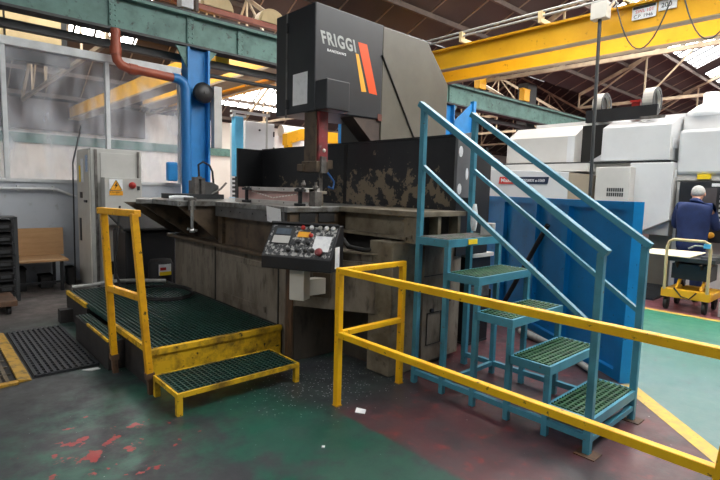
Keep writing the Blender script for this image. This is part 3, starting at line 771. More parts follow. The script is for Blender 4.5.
# beam carrying the right of the table
MB().box(3.16,3.7,2.84,3.68,1.2,1.385).build('bed_beam', M['bed'], S)
MB().box(3.08,3.7,2.80,3.7,1.185,1.21).build('beam_flange', M['bed'], S)
MB().prism([(3.10,2.83,1.21),(3.10,2.92,1.21),(3.16,2.92,1.32),(3.16,2.83,1.32)], (.02,0,0)).build('rib', M['bed'], S)
MB().box(3.10,3.7,2.68,2.84,1.16,1.2).box(3.10,3.13,2.70,2.84,1.2,1.385).box(3.38,3.42,2.70,2.84,1.2,1.385).box(3.66,3.7,2.70,2.84,1.2,1.385).build('box_section', M['bed'], S)
MB().box(3.13,3.66,2.8,2.84,1.2,1.385).build('hole_shade', M['rubber_and_shade'], S)  # black back wall gives the box openings their shade in colour
MB().box(3.2,3.7,2.9,3.7,1.04,1.185).build('void_shade', M['rubber_and_shade'], S)  # black block colours in the shade of the void under the beam
MB().tube([(3.0,3.55,1.16),(2.93,3.45,1.15),(2.88,3.3,1.09),(2.95,3.15,1.07),(3.05,3.05,1.1)], .022, 8).build('drain_hose', M['rubber_and_shade'], S)
# black splash tank behind the table
sp_ = thing('', '', '', (3.75, 2.85, 1.43)); bpy.data.objects.remove(sp_)
o = MB()
o.v, o.f, o.sm = [], [], []
o.box(0,.04,0,3.4,0,.69)
w = o.build('splash_wall', M['chip'], None); w.parent = S; w.location = V((3.75,2.80,1.43)) - S.location
w2 = MB().box(3.742,3.75,4.36,4.41,1.43,2.11).build('wall_seam', M['rubber_and_shade'], S)
MB().box(3.735,3.80,2.8,6.2,2.115,2.13).build('wall_capping', M['black'], S)
MB().box(3.36,3.79,6.2,6.24,1.43,2.12).build('splash_end', M['black'], S)
MB().box(3.79,4.3,2.80,2.84,1.0,2.0).build('tank_side', M['black'], S)
ep = MB().prism([(3.70,2.765,1.55),(4.0,2.765,1.55),(4.0,2.765,2.12),(3.95,2.765,2.165),(3.70,2.765,2.12)], (0,.03,0)).build('end_panel', M['endgrey'], S)
for (x, z, r1, r2) in ((3.745,1.97,.03,.05),(3.745,1.63,.03,.05),(3.95,1.95,.03,.04),(3.95,1.62,.03,.045),(3.85,1.77,.02,.055)):
    MB().prism([(x+r1*math.cos(2*PI*k/14), 2.765, z+r2*math.sin(2*PI*k/14)) for k in range(14)], (0,-.003,0)).build('slot', M['paper'], ep)
MB().box(3.79,4.3,2.84,6.2,1.0,1.3).build('tank_floor', M['black'], S)
MB().box(4.26,4.3,2.84,6.2,1.0,2.05).build('tank_back', M['black'], S)
# column and head
hx0, hx1, hy0, hy1 = 3.30, 4.32, 4.405, 5.17
hd = MB().prism([(hx0,hy0,2.44),(hx1,hy0,2.46),(hx1,hy0,3.57),(hx0,hy0,3.58)], (0,hy1-hy0,0)).build('head', M['headblack'], S, bevel=.012)
MB().box(hx0-.008,hx0,4.93,4.955,2.40,3.57).build('door_edge', M['plate'], hd)
for z in (3.35, 2.5): MB().box(hx0-.02,hx0,4.90,4.93,z,z+.11).build('hinge', M['black'], hd)
MB().box(hx0-.004,hx0,4.535,4.81,2.53,2.876).build('foil_sheet', M['silver'], hd)
MB().box(3.31,3.63,4.2,hy0,2.445,2.76).build('motor_cover', M['headblack'], hd, bevel=.01)
# sloping underside of the throat
MB().prism([(3.86,hy0+.02,2.46),(4.32,hy0+.02,2.46),(4.75,hy0+.02,2.05),(4.35,hy0+.02,2.05)], (0,.22,0)).build('throat', M['brownsteel'], S)
MB().prism([(4.32,hy0,2.2),(5.60,hy0,2.0),(5.60,hy0,3.07),(5.14,hy0,3.55),(4.32,hy0,3.56)], (0,.76,0)).build('arm_cover', M['headgrey'], S, bevel=.01)
MB().box(4.5,5.55,4.45,5.15,0,2.2).build('column', M['headgrey'], S)
MB().bar((4.30,hy0-.008,3.22),(4.95,hy0-.008,2.25),.012,.022,(0,1,0)).build('strap', M['ink'], S)
MB().box(4.26,4.33,hy0-.006,hy0+.02,2.44,2.52).build('rating_plate', M['woodbox'], hd)
# lettering and flashes on the head
text('lettering', 'FRIGGI', M['letter'], hd, (3.365, hy0-.001, 3.165), (1,0,0), (0,0,1), .136, .002, .028, .525, -.35, 1.18)
text('lettering', 'BANDSAWS', M['paper'], hd, (3.465, hy0-.001, 3.098), (1,0,0), (0,0,1), .028, .001, .012, .27, 0, 1.15)
MB().prism([(3.912,hy0,3.29),(4.053,hy0,3.29),(4.24,hy0,2.74),(4.107,hy0,2.745)], (0,-.002,0)).build('orange_flash', M['orange'], hd)
MB().prism([(3.88,hy0,3.155),(3.925,hy0,3.155),(4.062,hy0,2.75),(3.985,hy0,2.742)], (0,-.002,0)).build('amber_flash', M['amber'], hd)
# blade guide arm
ga = MB().box(3.33,3.42,4.405,4.62,1.86,2.44).build('guide_arm', M['base_brown'], S)
MB().box(3.345,3.47,4.37,4.405,1.9,2.44).build('guide_plate', M['redbrown'], ga)
MB().lathe((3.42,4.37,2.02),[(.022,0),(.022,.004)],16,(0,-1,0)).build('emblem', M['cab_light'], ga)
MB().box(3.31,3.48,4.36,4.64,1.78,1.90).box(3.47,3.55,4.37,4.47,1.82,1.92).box(3.29,3.34,4.58,4.70,1.79,1.87).build('guide_head', M['base_brown'], S, bevel=.006)
MB().box(3.36,3.43,4.335,4.362,1.77,1.95).build('clamp_plate', M['steel_dull'], S)
MB().box(3.375,3.425,4.39,4.394,1.43,1.8).build('blade', M['steel_dull'], S)
MB().tube([(3.5,4.4,1.78),(3.58,4.38,1.68),(3.55,4.36,1.6),(3.48,4.36,1.62)], .012, 6).build('coolant_hose', M['bluehose'], S)
MB().box(4.1,5.9,4.4,5.3,0,.02).build('column_foot', M['base'], S)
# ------------------------------------------------------------------ things on the saw table
t = thing('steel_beam', 'chalk marked steel channel beam lying along the saw table', 'workpiece', (2.84, 4.4, 1.43))
MB().box(2.80,2.90,3.80,5.15,1.435,1.595).build('web', M['rustweb'], t)
MB().box(2.755,2.93,3.80,5.15,1.43,1.468).build('flange', M['mill'], t)
MB().box(2.755,2.93,3.80,4.95,1.562,1.602).build('flange', M['mill'], t)
ch = MB()
P0, P1, P2 = (4.85,1.552), (4.42,1.492), (3.98,1.54)
for a, b in ((P0,P1),(P1,P2)):
    for k in range(8):
        u = k/8; u2 = u+.085
        ch.bar((2.798,a[0]+(b[0]-a[0])*u,a[1]+(b[1]-a[1])*u),(2.798,a[0]+(b[0]-a[0])*u2,a[1]+(b[1]-a[1])*u2),.003,.011,(0,0,1))
ch.build('chalk_line', M['chalk'], t)
hl = MB()
for y in (4.62, 4.15):
    for z in (1.45,1.582): hl.cyl((2.754,y,z),(-.002,0,0),.008,10)
hl.build('drilled_hole', M['ink'], t)
for y, lb in ((4.84,'dark I shaped clamp stud at the left of the chalked beam'),(3.84,'dark I shaped clamp stud at the right of the chalked beam')):
    MB().box(2.705,2.75,y-.065,y+.065,1.565,1.59).box(2.705,2.75,y-.065,y+.065,1.43,1.455).box(2.715,2.745,y-.016,y+.016,1.45,1.57).cyl((2.73,y-.04,1.585),(0,0,.015),.015,8).cyl((2.73,y+.04,1.585),(0,0,.015),.015,8).top('clamp_stud', M['black'], lb, 'clamp', bevel=.004)
MB().box(2.80,2.88,3.70,3.79,1.43,1.57).cyl((2.84,3.745,1.57),(0,0,.09),.014,10).lathe((2.84,3.745,1.59),[(.026,0),(.026,.03),(.018,.035)],6).top('stop_block', M['steel_dull'], 'grey stop block with a bolt at the right end of the chalked beam', 'block', bevel=.004)
MB().box(2.97,3.07,3.92,4.04,1.43,1.545).box(2.96,3.1,3.90,4.05,1.545,1.575).top('stop_block', M['bed'], 'beige stop block on the saw table below the blade guide', 'block', bevel=.004)
b = MB().box(2.95,3.03,4.1,4.2,1.43,1.6).cyl((2.99,4.15,1.6),(0,0,.08),.013,10).lathe((2.99,4.15,1.62),[(.026,0),(.026,.03),(.018,.036)],6)
b.top('clamp_bolt', M['steel_dull'], 'tall clamp bolt standing behind the right end of the chalked beam', 'clamp')
MB().prism([(2.478,3.77,1.255),(2.478,4.01,1.285),(2.478,4.03,1.425),(2.478,3.79,1.405)],(.004,0,0)).top('paper_sheet', M['paper'], 'white paper sheet stuck to the saw front plate above the console', 'paper')
# vice at the left end of the table
t = thing('machine_vice', 'dark grey vice on the left end of the saw table before the blue column', 'vice', (2.75, 5.95, 1.43))
MB().box(2.35,3.0,5.9,6.3,1.43,1.49).build('bed', M['beamdark'], t)
MB().prism([(2.66,6.0,1.49),(2.98,6.0,1.49),(2.98,6.0,1.60),(2.9,6.0,1.64),(2.66,6.0,1.66)], (0,.2,0)).build('jaw', M['plate'], t, bevel=.006)
MB().box(2.64,2.69,5.96,6.06,1.49,1.70).box(2.73,2.78,5.97,6.06,1.49,1.69).cyl((2.71,5.98,1.68),(0,0,.03),.03,10).build('stop', M['steel_dull'], t)
MB().tube([(2.86,5.95,1.49),(2.98,5.95,1.56),(3.06,5.95,1.64)], .014, 8).build('lever', M['steel_dull'], t)
MB().tube([(2.76,6.1,1.64),(2.76,6.12,1.86),(2.82,6.12,1.9),(2.90,6.1,1.86),(2.94,6.1,1.78),(2.95,6.08,1.56)], .014, 8).build('air_line', M['rubber_and_shade'], t)
t = thing('g_clamp', 'bright steel clamp screw hanging over the edge of the saw table', 'clamp', (2.2, 5.04, 1.1))
MB().box(2.16,2.24,5.02,5.16,1.435,1.47).box(2.17,2.23,5.03,5.07,1.34,1.46).build('frame', M['steel_dull'], t)
MB().cyl((2.2,5.04,1.13),(0,0,.30),.016,12).cyl((2.2,5.04,1.38),(0,0,.06),.03,12).build('screw', M['steel'], t)
MB().bar((2.15,5.04,1.14),(2.25,5.04,1.12),.026,.026).lathe((2.2,5.04,1.1),[(.028,0),(.03,.02),(.018,.05)],12).build('tommy_bar', M['steel'], t)
MB().tube([(2.14,5.5,1.452),(2.2,5.46,1.462),(2.28,5.4,1.462),(2.34,5.34,1.452)],.022,8).top('rag', M['paper'], 'crumpled white rag on the table edge above the steel clamp', 'rag')

# ------------------------------------------------------------------ control console
d = V((.45,-.893,0)); nn = V((-.893,-.45,0)); U = V((0,0,1))
cF = V((2.34,3.352,0)); cBk = cF - nn*.19
t = thing('control_console', 'black sloping control console on a beige arm in front of the saw', 'console', (2.4, 3.4, .66))
L2 = .325
prof = [(0,.918),(0,1.025),(-.19,1.29),(-.26,1.29),(-.26,.918)]
def cpt(s, q, z): return cF + d*s + nn*q + U*z
MB().prism([cpt(-L2,q,z) for q,z in prof], d*2*L2).build('case', M['black'], t, bevel=.008)
sl = V(cpt(0,-.19,1.29)) - V(cpt(0,0,1.025)); sln = sl.normalized(); fn = d.cross(sln).normalized()
def fp(s, u, h=0): return V(cpt(s,0,1.025)) + sl*u + fn*h
def fbox(s0, s1, u0, u1, h0, h1):
    b = MB(); vs = [fp(s,u,h) for h in (h0,h1) for u in (u0,u1) for s in (s0,s1)]
    return b.add(vs, [(0,2,3,1),(4,5,7,6),(0,1,5,4),(2,6,7,3),(0,4,6,2),(1,3,7,5)])
fc = fbox(-.305,.305,.04,.93,0,.003).build('fascia', M['keys'], t)
fbox(-.32,.32,.95,1.0,0,.03).build('hood', M['black'], t)
dp = fbox(-.28,-.08,.36,.88,.003,.012).build('keypad_unit', M['beamdark'], t)
fbox(-.25,-.11,.64,.82,.012,.015).build('display', M['screen'], dp)
fbox(-.26,-.1,.38,.60,.012,.015).build('keypad', M['cab'], dp)
fbox(-.04,.07,.60,.76,.003,.008).build('warning_label', M['amber'], t)
fbox(.13,.28,.22,.66,.003,.006).build('paper_note', M['paper'], t)
def knob(s, u, r, h, m, nm):
    c = fp(s,u,.003); MB().lathe(c, [(r,0),(r,h*.6),(r*.85,h)], 14, fn).build(nm, m, t)
for s, u, m in ((-.01,.88,'red'),(.07,.9,'paper'),(.15,.9,'cab'),(.21,.9,'paper'),(.27,.9,'paper'),(.085,.66,'red')): knob(s,u,.02,.018,M[m],'button')
for s, u in ((-.02,.45),(.08,.44),(-.08,.2),(.0,.2),(.08,.2),(.14,.22)): knob(s,u,.02,.022,M['black'],'switch')
knob(.22,.14,.022,.03,M['black'],'stop_button'); 
c = fp(.22,.14,.033); MB().lathe(c, [(.02,0),(.034,.008),(.034,.02),(.02,.028)], 16, fn).build('stop_cap', M['redbrown'], t)
MB().prism([cpt(L2+.001,-.08,.945),cpt(L2+.001,-.17,.945),cpt(L2+.001,-.17,1.12),cpt(L2+.001,-.08,1.12)], d*.002).build('side_label', M['paper'], t)
pc = cF - nn*.13 + d*(-.02)
MB().obox(pc + U*.79, d, nn, U, .07, .06, .142).build('arm_post', M['cab_light'], t, bevel=.006)
q2 = pc - nn*.10 + d*.05
MB().bar(pc - nn*.05 + U*.74, pc - nn*.24 + d*.10 + U*.74, .1, .14).build('arm', M['cab_light'], t)
MB().obox(pc - nn*.235 + d*.10 + U*.74, d, nn, U, .085, .012, .11).build('mount_flange', M['base_brown'], t)

# ------------------------------------------------------------------ yellow guard rail
t = thing('guard_rail', 'bright yellow square tube guard rail in the foreground', 'rail', (2.28, 1.5, 0))
fx = 2.28
for (x, y) in ((fx,2.70),(2.96,2.71),(fx,.372)):
    MB().bar((x,y+(.055 if y<1 else 0),.006),(x,y-(.034 if y<1 else 0),1.0),.046,.046,(1,0,0)).build('post', M['yellow'], t, bevel=.005)
    MB().box(x-.026,x+.026,y-.026,y+.026,0,.006).build('foot_plate', M['yellow_rail'], t)
MB().box(fx-.022,fx+.022,-.2,2.722,.99,1.035).build('top_rail', M['yellow'], t, bevel=.005)
MB().box(fx-.022,fx+.022,.372,2.70,.52,.565).build('mid_rail', M['yellow'], t, bevel=.005)
MB().box(fx+.022,2.982,2.688,2.732,.99,1.03).build('top_rail', M['yellow'], t, bevel=.005)
MB().box(fx+.022,2.94,2.688,2.732,.52,.562).build('mid_rail', M['yellow'], t, bevel=.005)

# ------------------------------------------------------------------ blue access steps
t = thing('access_steps', 'teal blue steel access steps with handrails and green treads', 'steps', (3.42, 1.9, 0))
XL, XRt = 3.07, 3.78; ys = [1.187+.2895*k for k in range(5)]; zs = [.226+.2515*k for k in range(5)]; YB = 2.64
A = .035
def post(x, y, z0, z1, nm='leg'):
    return MB().box(x-.02, x+.02, y-.02, y+.02, z0, z1).build(nm, M['teal'], t, bevel=.003)
for k in range(5):
    y0 = ys[k]; y1 = ys[k]+.285 if k < 4 else YB+.02; z = zs[k]
    tr = MB().box(XL-.02,XRt+.02,y0-.02,y0+.0,z-.06,z).box(XL-.02,XRt+.02,y1-.02,y1,z-.06,z).box(XL-.02,XL,y0,y1-.02,z-.06,z).box(XRt,XRt+.02,y0,y1-.02,z-.06,z).build('tread', M['teal'], t)
    g = MB()
    x = XL+.02
    while x < XRt: g.box(x-.006,x+.006,y0,y1-.02,z-.03,z+.004); x += .0385
    y = y0+.012
    while y < y1-.02: g.box(XL,XRt,y-.007,y+.007,z-.03,z+.006); y += .0385
    g.build('grating', M['grp_grey' if k == 4 else 'grp_green'], tr)
for k in range(5):
    for x in (XL, XRt):
        if k > 0: post(x, ys[k]+.002, .0, zs[k]-.06)
for x in (XL, XRt):
    post(x, YB, 0, zs[4]-.06)
    MB().box(x-.018,x+.018,ys[0],YB,.075,.115).build('base_rail', M['teal'], t)
MB().box(XL,XRt,2.33,2.362,.075,.11).build('base_rail', M['teal'], t)
MB().box(XL,XRt,ys[0]-.016,ys[0]+.016,.075,.11).build('base_rail', M['teal'], t)
for x in (XL-.025, XRt+.005):
    MB().box(x-.022,x+.022,ys[0]-.022,ys[0]+.022,.006,1.262).build('handrail_post', M['teal'], t, bevel=.003)
    MB().box(x-.06,x+.06,ys[0]-.07,ys[0]+.06,0,.006).build('foot_plate', M['rust'], t)
    xb = x+.04 if x < 3.2 else x+.0
    MB().box(xb-.022,xb+.022,YB-.01,YB+.034,0.0,2.27).build('handrail_post', M['teal'], t, bevel=.003)
    MB().bar((xb,YB+.055,2.30),(x,ys[0]-.035,1.262),.055,.045).build('handrail', M['teal'], t, bevel=.004)
    MB().bar((xb,YB,1.80),(x,ys[0],.79),.035,.03).build('mid_rail', M['teal'], t)
MB().box(3.3,3.42,2.318,2.324,1.185,1.225).build('sticker', M['label_yellow'], t)
# oddments on the steps
MB().tube([(3.75,2.59,1.26),(3.74,2.585,1.32),(3.735,2.58,1.42),(3.74,2.58,1.5)], [.02,.03,.032,.014], 10).top('plastic_bottle', M['paper'], 'slim white plastic bottle against the rear right post of the steps', 'bottle')
MB().obox((3.72,2.42,1.29),(1,.4,0),(-.4,1,0),(0,0,1),.07,.05,.05).top('cardboard_box', M['cable'], 'small pale box on the right corner of the top step', 'box', bevel=.004)

# ------------------------------------------------------------------ blue barrier panel
t = thing('barrier_panel', 'tall blue sheet steel barrier panel behind the access steps', 'barrier', (5.4, 2.85, 0))
p0 = V((4.52,1.50,0)); bd = V((.565,.825,0)).normalized(); bn = V((-bd.y, bd.x, 0))
LEN = 3.45
def bp(s, q, z): return p0 + bd*s + bn*q + U*z
def bbox(s0, s1, q0, q1, z0, z1):
    return MB().prism([bp(s0,q0,z0),bp(s1,q0,z0),bp(s1,q1,z0),bp(s0,q1,z0)], (0,0,z1-z0))
bbox(0,LEN,-.03,-.0,.02,1.55).build('sheet', M['blue'], t)
fr = bbox(0,LEN,0,.06,1.49,1.56); fr.build('top_rail', M['blue'], t)
bbox(0,LEN,0,.05,.0,.08).build('bottom_rail', M['blue'], t)
for s in (.0, .95, 1.62, 2.5, LEN-.07):
    bbox(s, s+.075, 0, .055, .08, 1.49).build('stiffener', M['blue'], t)
bbox(-.03,0,-.035,.06,0,1.56).build('end_post', M['blue'], t)
pa = bp(1.05,.16,1.25); pb = bp(1.75,.22,.02)
MB().tube([bp(1.30,.08,1.27),bp(1.98,.34,.025)], .028, 10).top('pry_bar', M['black'], 'long black bar leaning against the blue barrier', 'bar')
MB().tube([(5.13,2.84,.03),(5.05,2.72,.05),(5.0,2.58,.04),(4.86,2.28,.04),(4.66,2.0,.035),(4.44,1.72,.035)], [.03,.04,.04,.032,.03,.028], 10).top('white_pipe', M['cable'], 'white bent pipe on the floor along the foot of the blue barrier', 'pipe')
t = thing('power_unit', 'dark electrical unit with pale ribs on the floor behind the steps', 'unit', (5.6, 3.78, 0))
MB().obox((5.6,3.78,.19), bd, bn, U, .2, .13, .16).build('case', M['black'], t, bevel=.01)
b = MB()
for k in range(3): b.obox(V((5.6,3.78,.12+.07*k))+bn*.13, bd, bn, U, .19, .006, .012)
b.build('rib', M['steel_dull'], t)
MB().obox((5.6,3.78,.015), bd, bn, U, .18, .11, .015).build('foot', M['beamdark'], t)
t = thing('pump_cabinet', 'small dark pump cabinet with a pale lid between the saw and the steps', 'cabinet', (4.5, 3.1, 0))
MB().box(4.25,4.62,2.95,3.3,.02,.93).build('body', M['black'], t, bevel=.01)
MB().box(4.23,4.64,2.93,3.32,.93,.97).build('lid', M['cab'], t)
MB().box(4.27,4.6,2.943,2.95,.5,.62).build('vent', M['steel_dull'], t)
MB().box(4.25,4.62,2.95,3.3,0,.02).build('foot', M['beamdark'], t)

# ------------------------------------------------------------------ scraps on the floor
def scrap(x, y, pts, m, lb, nm='paper_scrap'):
    MB().prism([(x+a, y+b, .001) for a, b in pts], (0,0,.006)).top(nm, m, lb, 'scrap')
scrap(2.33,2.52,[(-.03,0),(.01,-.06),(.06,-.02),(.03,.05)], M['paper'], 'white paper scrap on the floor beside the guard rail corner post')
scrap(1.10,4.56,[(-.08,.03),(-.02,-.03),(.05,-.03),(.04,.02)], M['paper'], 'flat white scrap at the near corner of the black mat')
scrap(1.83,2.29,[(-.012,0),(.0,-.014),(.014,0),(0,.012)], M['paper'], 'tiny white scrap alone on the green floor')

# ------------------------------------------------------------------ machining centre on the right
T = thing('machining_centre', 'large white machining centre filling the right background', 'machine', (10, 4, 0))
MX = 9.5
MB().box(MX+.15,12.1,3.55,6.3,0,2.2).box(MX+.16,12.1,2.7,3.55,.95,2.2).build('body', M['offwhite'], T)
MB().box(MX+.05,12.2,2.72,6.2,2.2,2.24).build('waist_strip', M['beamdark'], T)
# upper right hood with chamfered top
u = MB().prism([(MX,2.74,2.24),(MX,2.74,2.84),(MX+.5,2.74,3.04),(12.1,2.74,3.04),(12.1,2.74,2.24)], (0,1.12,0)).build('upper_hood', M['white'], T, bevel=.015)
MB().box(MX+.25,MX+.28,2.0,2.01,2,2.01).build('latch', M['steel_dull'], u)
MB().box(MX+.1,MX+.5,2.73,2.745,2.45,2.62).build('notice', M['paper'], u)
# upper left hood
u2 = MB().prism([(MX,4.36,2.24),(MX,4.36,2.74),(MX+.4,4.36,2.98),(12.1,4.36,2.98),(12.1,4.36,2.24)], (0,1.46,0)).build('upper_hood', M['offwhite'], T, bevel=.012)
MB().box(MX-.012,MX,4.36,4.50,2.24,2.74).build('edge_strip', M['white'], u2)
MB().box(MX+.3,MX+.4,3.86,4.36,2.24,2.95).build('dark_gap', M['ink'], T)
MB().prism([(MX+.29,3.86,2.24),(MX+.29,4.2,2.24),(MX+.29,3.86,2.45)], (-.02,0,0)).build('gap_shelf', M['white'], T)
MB().box(MX+.5,12.2,-.6,2.70,2.74,3.0).box(MX+.6,12.2,2.70,5.5,2.98,3.08).build('roof_panel', M['white'], T)
# lower right box with raked underside
lr = MB().prism([(MX,2.66,1.22),(MX,3.34,.86),(MX,3.34,2.2),(MX,2.66,2.2)], (.7,0,0)).build('raked_box', M['white'], T, bevel=.015)
MB().box(MX+.06,MX+.6,2.655,2.66,1.3,2.1).build('side_panel', M['offwhite'], lr)
for k in range(5): MB().box(MX+.28,MX+.52,2.645,2.655,1.84-k*.14,1.93-k*.14).build('vent', M['black'], lr)
MB().box(MX+.1,MX+.3,2.645,2.655,1.95,2.08).build('notice', M['paper'], lr)
MB().prism([(MX+.5,2.45,0),(MX+.5,3.1,0),(MX+.5,3.1,.95),(MX+.5,2.45,1.2)], (.4,0,0)).build('kick_panel', M['tan'], T)
MB().box(MX+.3,MX+.8,3.1,3.54,0,.75).build('lower_box', M['black'], T)
# cabinets on the left of the face
c1 = MB().box(MX-.25,MX+.15,3.24,3.82,1.2,2.12).build('side_cabinet', M['offwhite'], T, bevel=.012)
gv = MB()
for j in range(2):
    for i in range(8): gv.box(MX-.255,MX-.25,3.33+i*.036,3.355+i*.036,1.60+j*.085,1.665+j*.085)
gv.build('louvre', M['beamdark'], c1)
c2 = MB().prism([(MX-.5,4.2,1.0),(MX-.5,6.5,1.0),(MX-.5,6.5,2.12),(MX-.5,4.2,2.02)], (.6,0,0)).build('sign_cabinet', M['white'], T, bevel=.012)
MB().prism([(MX-.5,4.2,1.0),(MX-.5,4.2,2.02),(MX-.2,3.92,1.98),(MX-.2,3.92,1.0)], (.3,0,0)).build('raked_end', M['tan'], T)
MB().box(MX-.2,MX+.2,4.0,6.6,2.05,2.2).build('ledge', M['offwhite'], T)
sgn = MB().prism([(MX-.502,4.6,1.80),(MX-.502,4.575,1.935),(MX-.502,5.3,1.935),(MX-.502,5.32,1.80)], (-.006,0,0)).build('maker_sign', M['navy'], T)
sgr = MB().prism([(MX-.508,5.27,1.795),(MX-.508,5.25,1.938),(MX-.508,5.635,1.938),(MX-.508,5.655,1.795)], (-.004,0,0)).build('maker_sign', M['redvinyl'], T)
text('lettering', 'Mazak', M['paper'], sgr, (MX-.513,5.60,1.83), (0,-1,0), (0,0,1), .075, .001, .01, .3)
text('lettering', 'INTEGREX e-1060', M['paper'], sgn, (MX-.509,5.20,1.84), (0,-1,0), (0,0,1), .055, .001, .01, .54)
# right column with control panel
MB().box(MX+.15,12.3,-.6,2.66,2.0,2.74).build('right_body', M['white'], T, bevel=.05)
MB().box(MX+.2,12.3,-.6,2.66,1.88,2.0).build('waist_strip', M['offwhite'], T)
MB().box(MX+.2,12.3,-.6,2.64,0,1.9).build('lower_body', M['offwhite'], T)
MB().box(MX+.13,MX+.2,2.16,2.34,1.92,2.0).build('yellow_label', M['label_yellow'], T)
cp = MB().box(MX+.02,MX+.22,1.35,2.55,.9,1.88).build('control_panel', M['black'], T, bevel=.01)
MB().box(MX+.012,MX+.02,2.02,2.3,1.5,1.78).build('screen', M['darkscreen'], cp)
MB().box(MX+.012,MX+.02,1.9,2.1,1.80,1.85).build('maker_plate', M['paper'], cp)
kb = MB()
for i in range(3):
    for j in range(7): kb.box(MX+.012,MX+.02,1.82+i*.06,1.86+i*.06,1.25+j*.075,1.29+j*.075)
kb.build('key', M['cab'], cp)
MB().lathe((MX+.02,2.05,1.02),[(.05,0),(.05,.03),(.03,.04)],16,(-1,0,0)).build('stop_button', M['amber'], cp)
# equipment on the roof
be = MB().box(MX+.25,MX+.34,3.06,4.3,3.0,3.23).build('roof_beam', M['black'], T)
for y in (4.2, 3.32):
    RC = (MX+.5, y, 3.33)
    rl = MB().ring(RC, (0,-1,0), .235, .18, .17).build('cable_reel', M['cab'], T)
    MB().cyl((MX+.5,y-.02,3.33),(0,-.1,0),.18,24).build('reel_core', M['ink'], rl)
    MB().ring((MX+.5,y-.17,3.33), (0,-1,0), .24, .19, .012).build('reel_rim', M['beamdark'], rl)
MB().box(MX+.45,MX+.55,3.42,3.56,3.04,3.33).box(MX+.43,MX+.57,3.40,3.58,3.33,3.37).build('beacon', M['red'], T)
MB().lathe((MX+.8,2.4,3.0), [(.36,0),(.33,.1),(.2,.2),(.12,.24),(.12,.4),(.1,.42)], 20).build('extractor_hood', M['silver'], T)
MB().box(MX+.15,MX+.2,2.9,3.3,2.97,3.02).build('grab_handle', M['steel_dull'], T)

# ------------------------------------------------------------------ operator standing at the control panel
pt = thing('person', 'person in blue overalls standing with their back turned at the control panel', 'person', (8.95, 2.17, 0))
O = V((8.95, 2.17, 0))
f_ = V((1,-.05,0)).normalized(); l_ = V((.05,1,0)).normalized()
def pp(fwd, left, z): return O + f_*fwd + l_*left + U*z
def skin(name, pts, edges, root, m, sub=2):
    me = bpy.data.meshes.new(name); me.from_pydata([tuple(p - O) for p, r in pts], edges, []); me.materials.append(m)
    o = bpy.data.objects.new(name, me); COL.objects.link(o); o.parent = pt
    mod = o.modifiers.new('skin', 'SKIN'); mod.use_smooth_shade = True
    sv = me.skin_vertices[0].data if me.skin_vertices else None
    if sv is None:
        bm = bmesh.new(); bm.from_mesh(me); bm.verts.layers.skin.verify(); bm.to_mesh(me); bm.free(); sv = me.skin_vertices[0].data
    for i, (p, r) in enumerate(pts):
        sv[i].radius = (r, r) if not isinstance(r, tuple) else r; sv[i].use_root = (i == root)
    s = o.modifiers.new('sub', 'SUBSURF'); s.levels = s.render_levels = sub
    return o
# body: one continuous figure
B = [(pp(0,0,.95),(.15,.11)), (pp(0,0,1.12),(.14,.11)), (pp(.02,0,1.32),(.17,.12)), (pp(.02,0,1.46),(.13,.09)), (pp(.05,0,1.56),.055), (pp(.10,0,1.63),(.07,.085)), (pp(.12,0,1.71),(.076,.092)), (pp(.12,0,1.77),(.055,.065))]
E_ = [(0,1),(1,2),(2,3),(3,4),(4,5),(5,6),(6,7)]
for s in (1,-1):
    n0 = len(B)
    el = pp(.10, s*.265, 1.16); wr = pp(.36, s*.2, 1.2)
    B += [(pp(.02,s*.18,1.46),.07),(pp(.05,s*.235,1.3),.052),(el,.046),((el+wr)/2,.042),(wr,.03),(wr+f_*.07+l_*(-s*.02),(.036,.02))]
    E_ += [(2,n0)] + [(n0+i,n0+i+1) for i in range(5)]
    hb = len(B)-1; hp = B[hb][0]
    for k in range(4):
        i0 = len(B); o_ = l_*((k-1.5)*.02)
        ln = (.075,.085,.08,.065)[k]
        B += [(hp+f_*.03+o_,.0095),(hp+f_*(.03+ln*.5)+o_*1.1-U*.008,.009),(hp+f_*(.03+ln*.85)+o_*1.1-U*.035,.008)]
        E_ += [(hb,i0),(i0,i0+1),(i0+1,i0+2)]
    i0 = len(B); B += [(hp-f_*.02-l_*s*.035,.011),(hp+f_*.02-l_*s*.055-U*.01,.009)]; E_ += [(hb,i0),(i0,i0+1)]
    n1 = len(B)
    B += [(pp(0,s*.10,.86),.095),(pp(.02,s*.105,.5),.062),(pp(-.01,s*.11,.28),.055),(pp(-.02,s*.11,.09),.038),(pp(.10,s*.13,.045),.036)]
    E_ += [(0,n1)] + [(n1+i,n1+i+1) for i in range(4)]
body = skin('body', B, E_, 0, M['skin'])
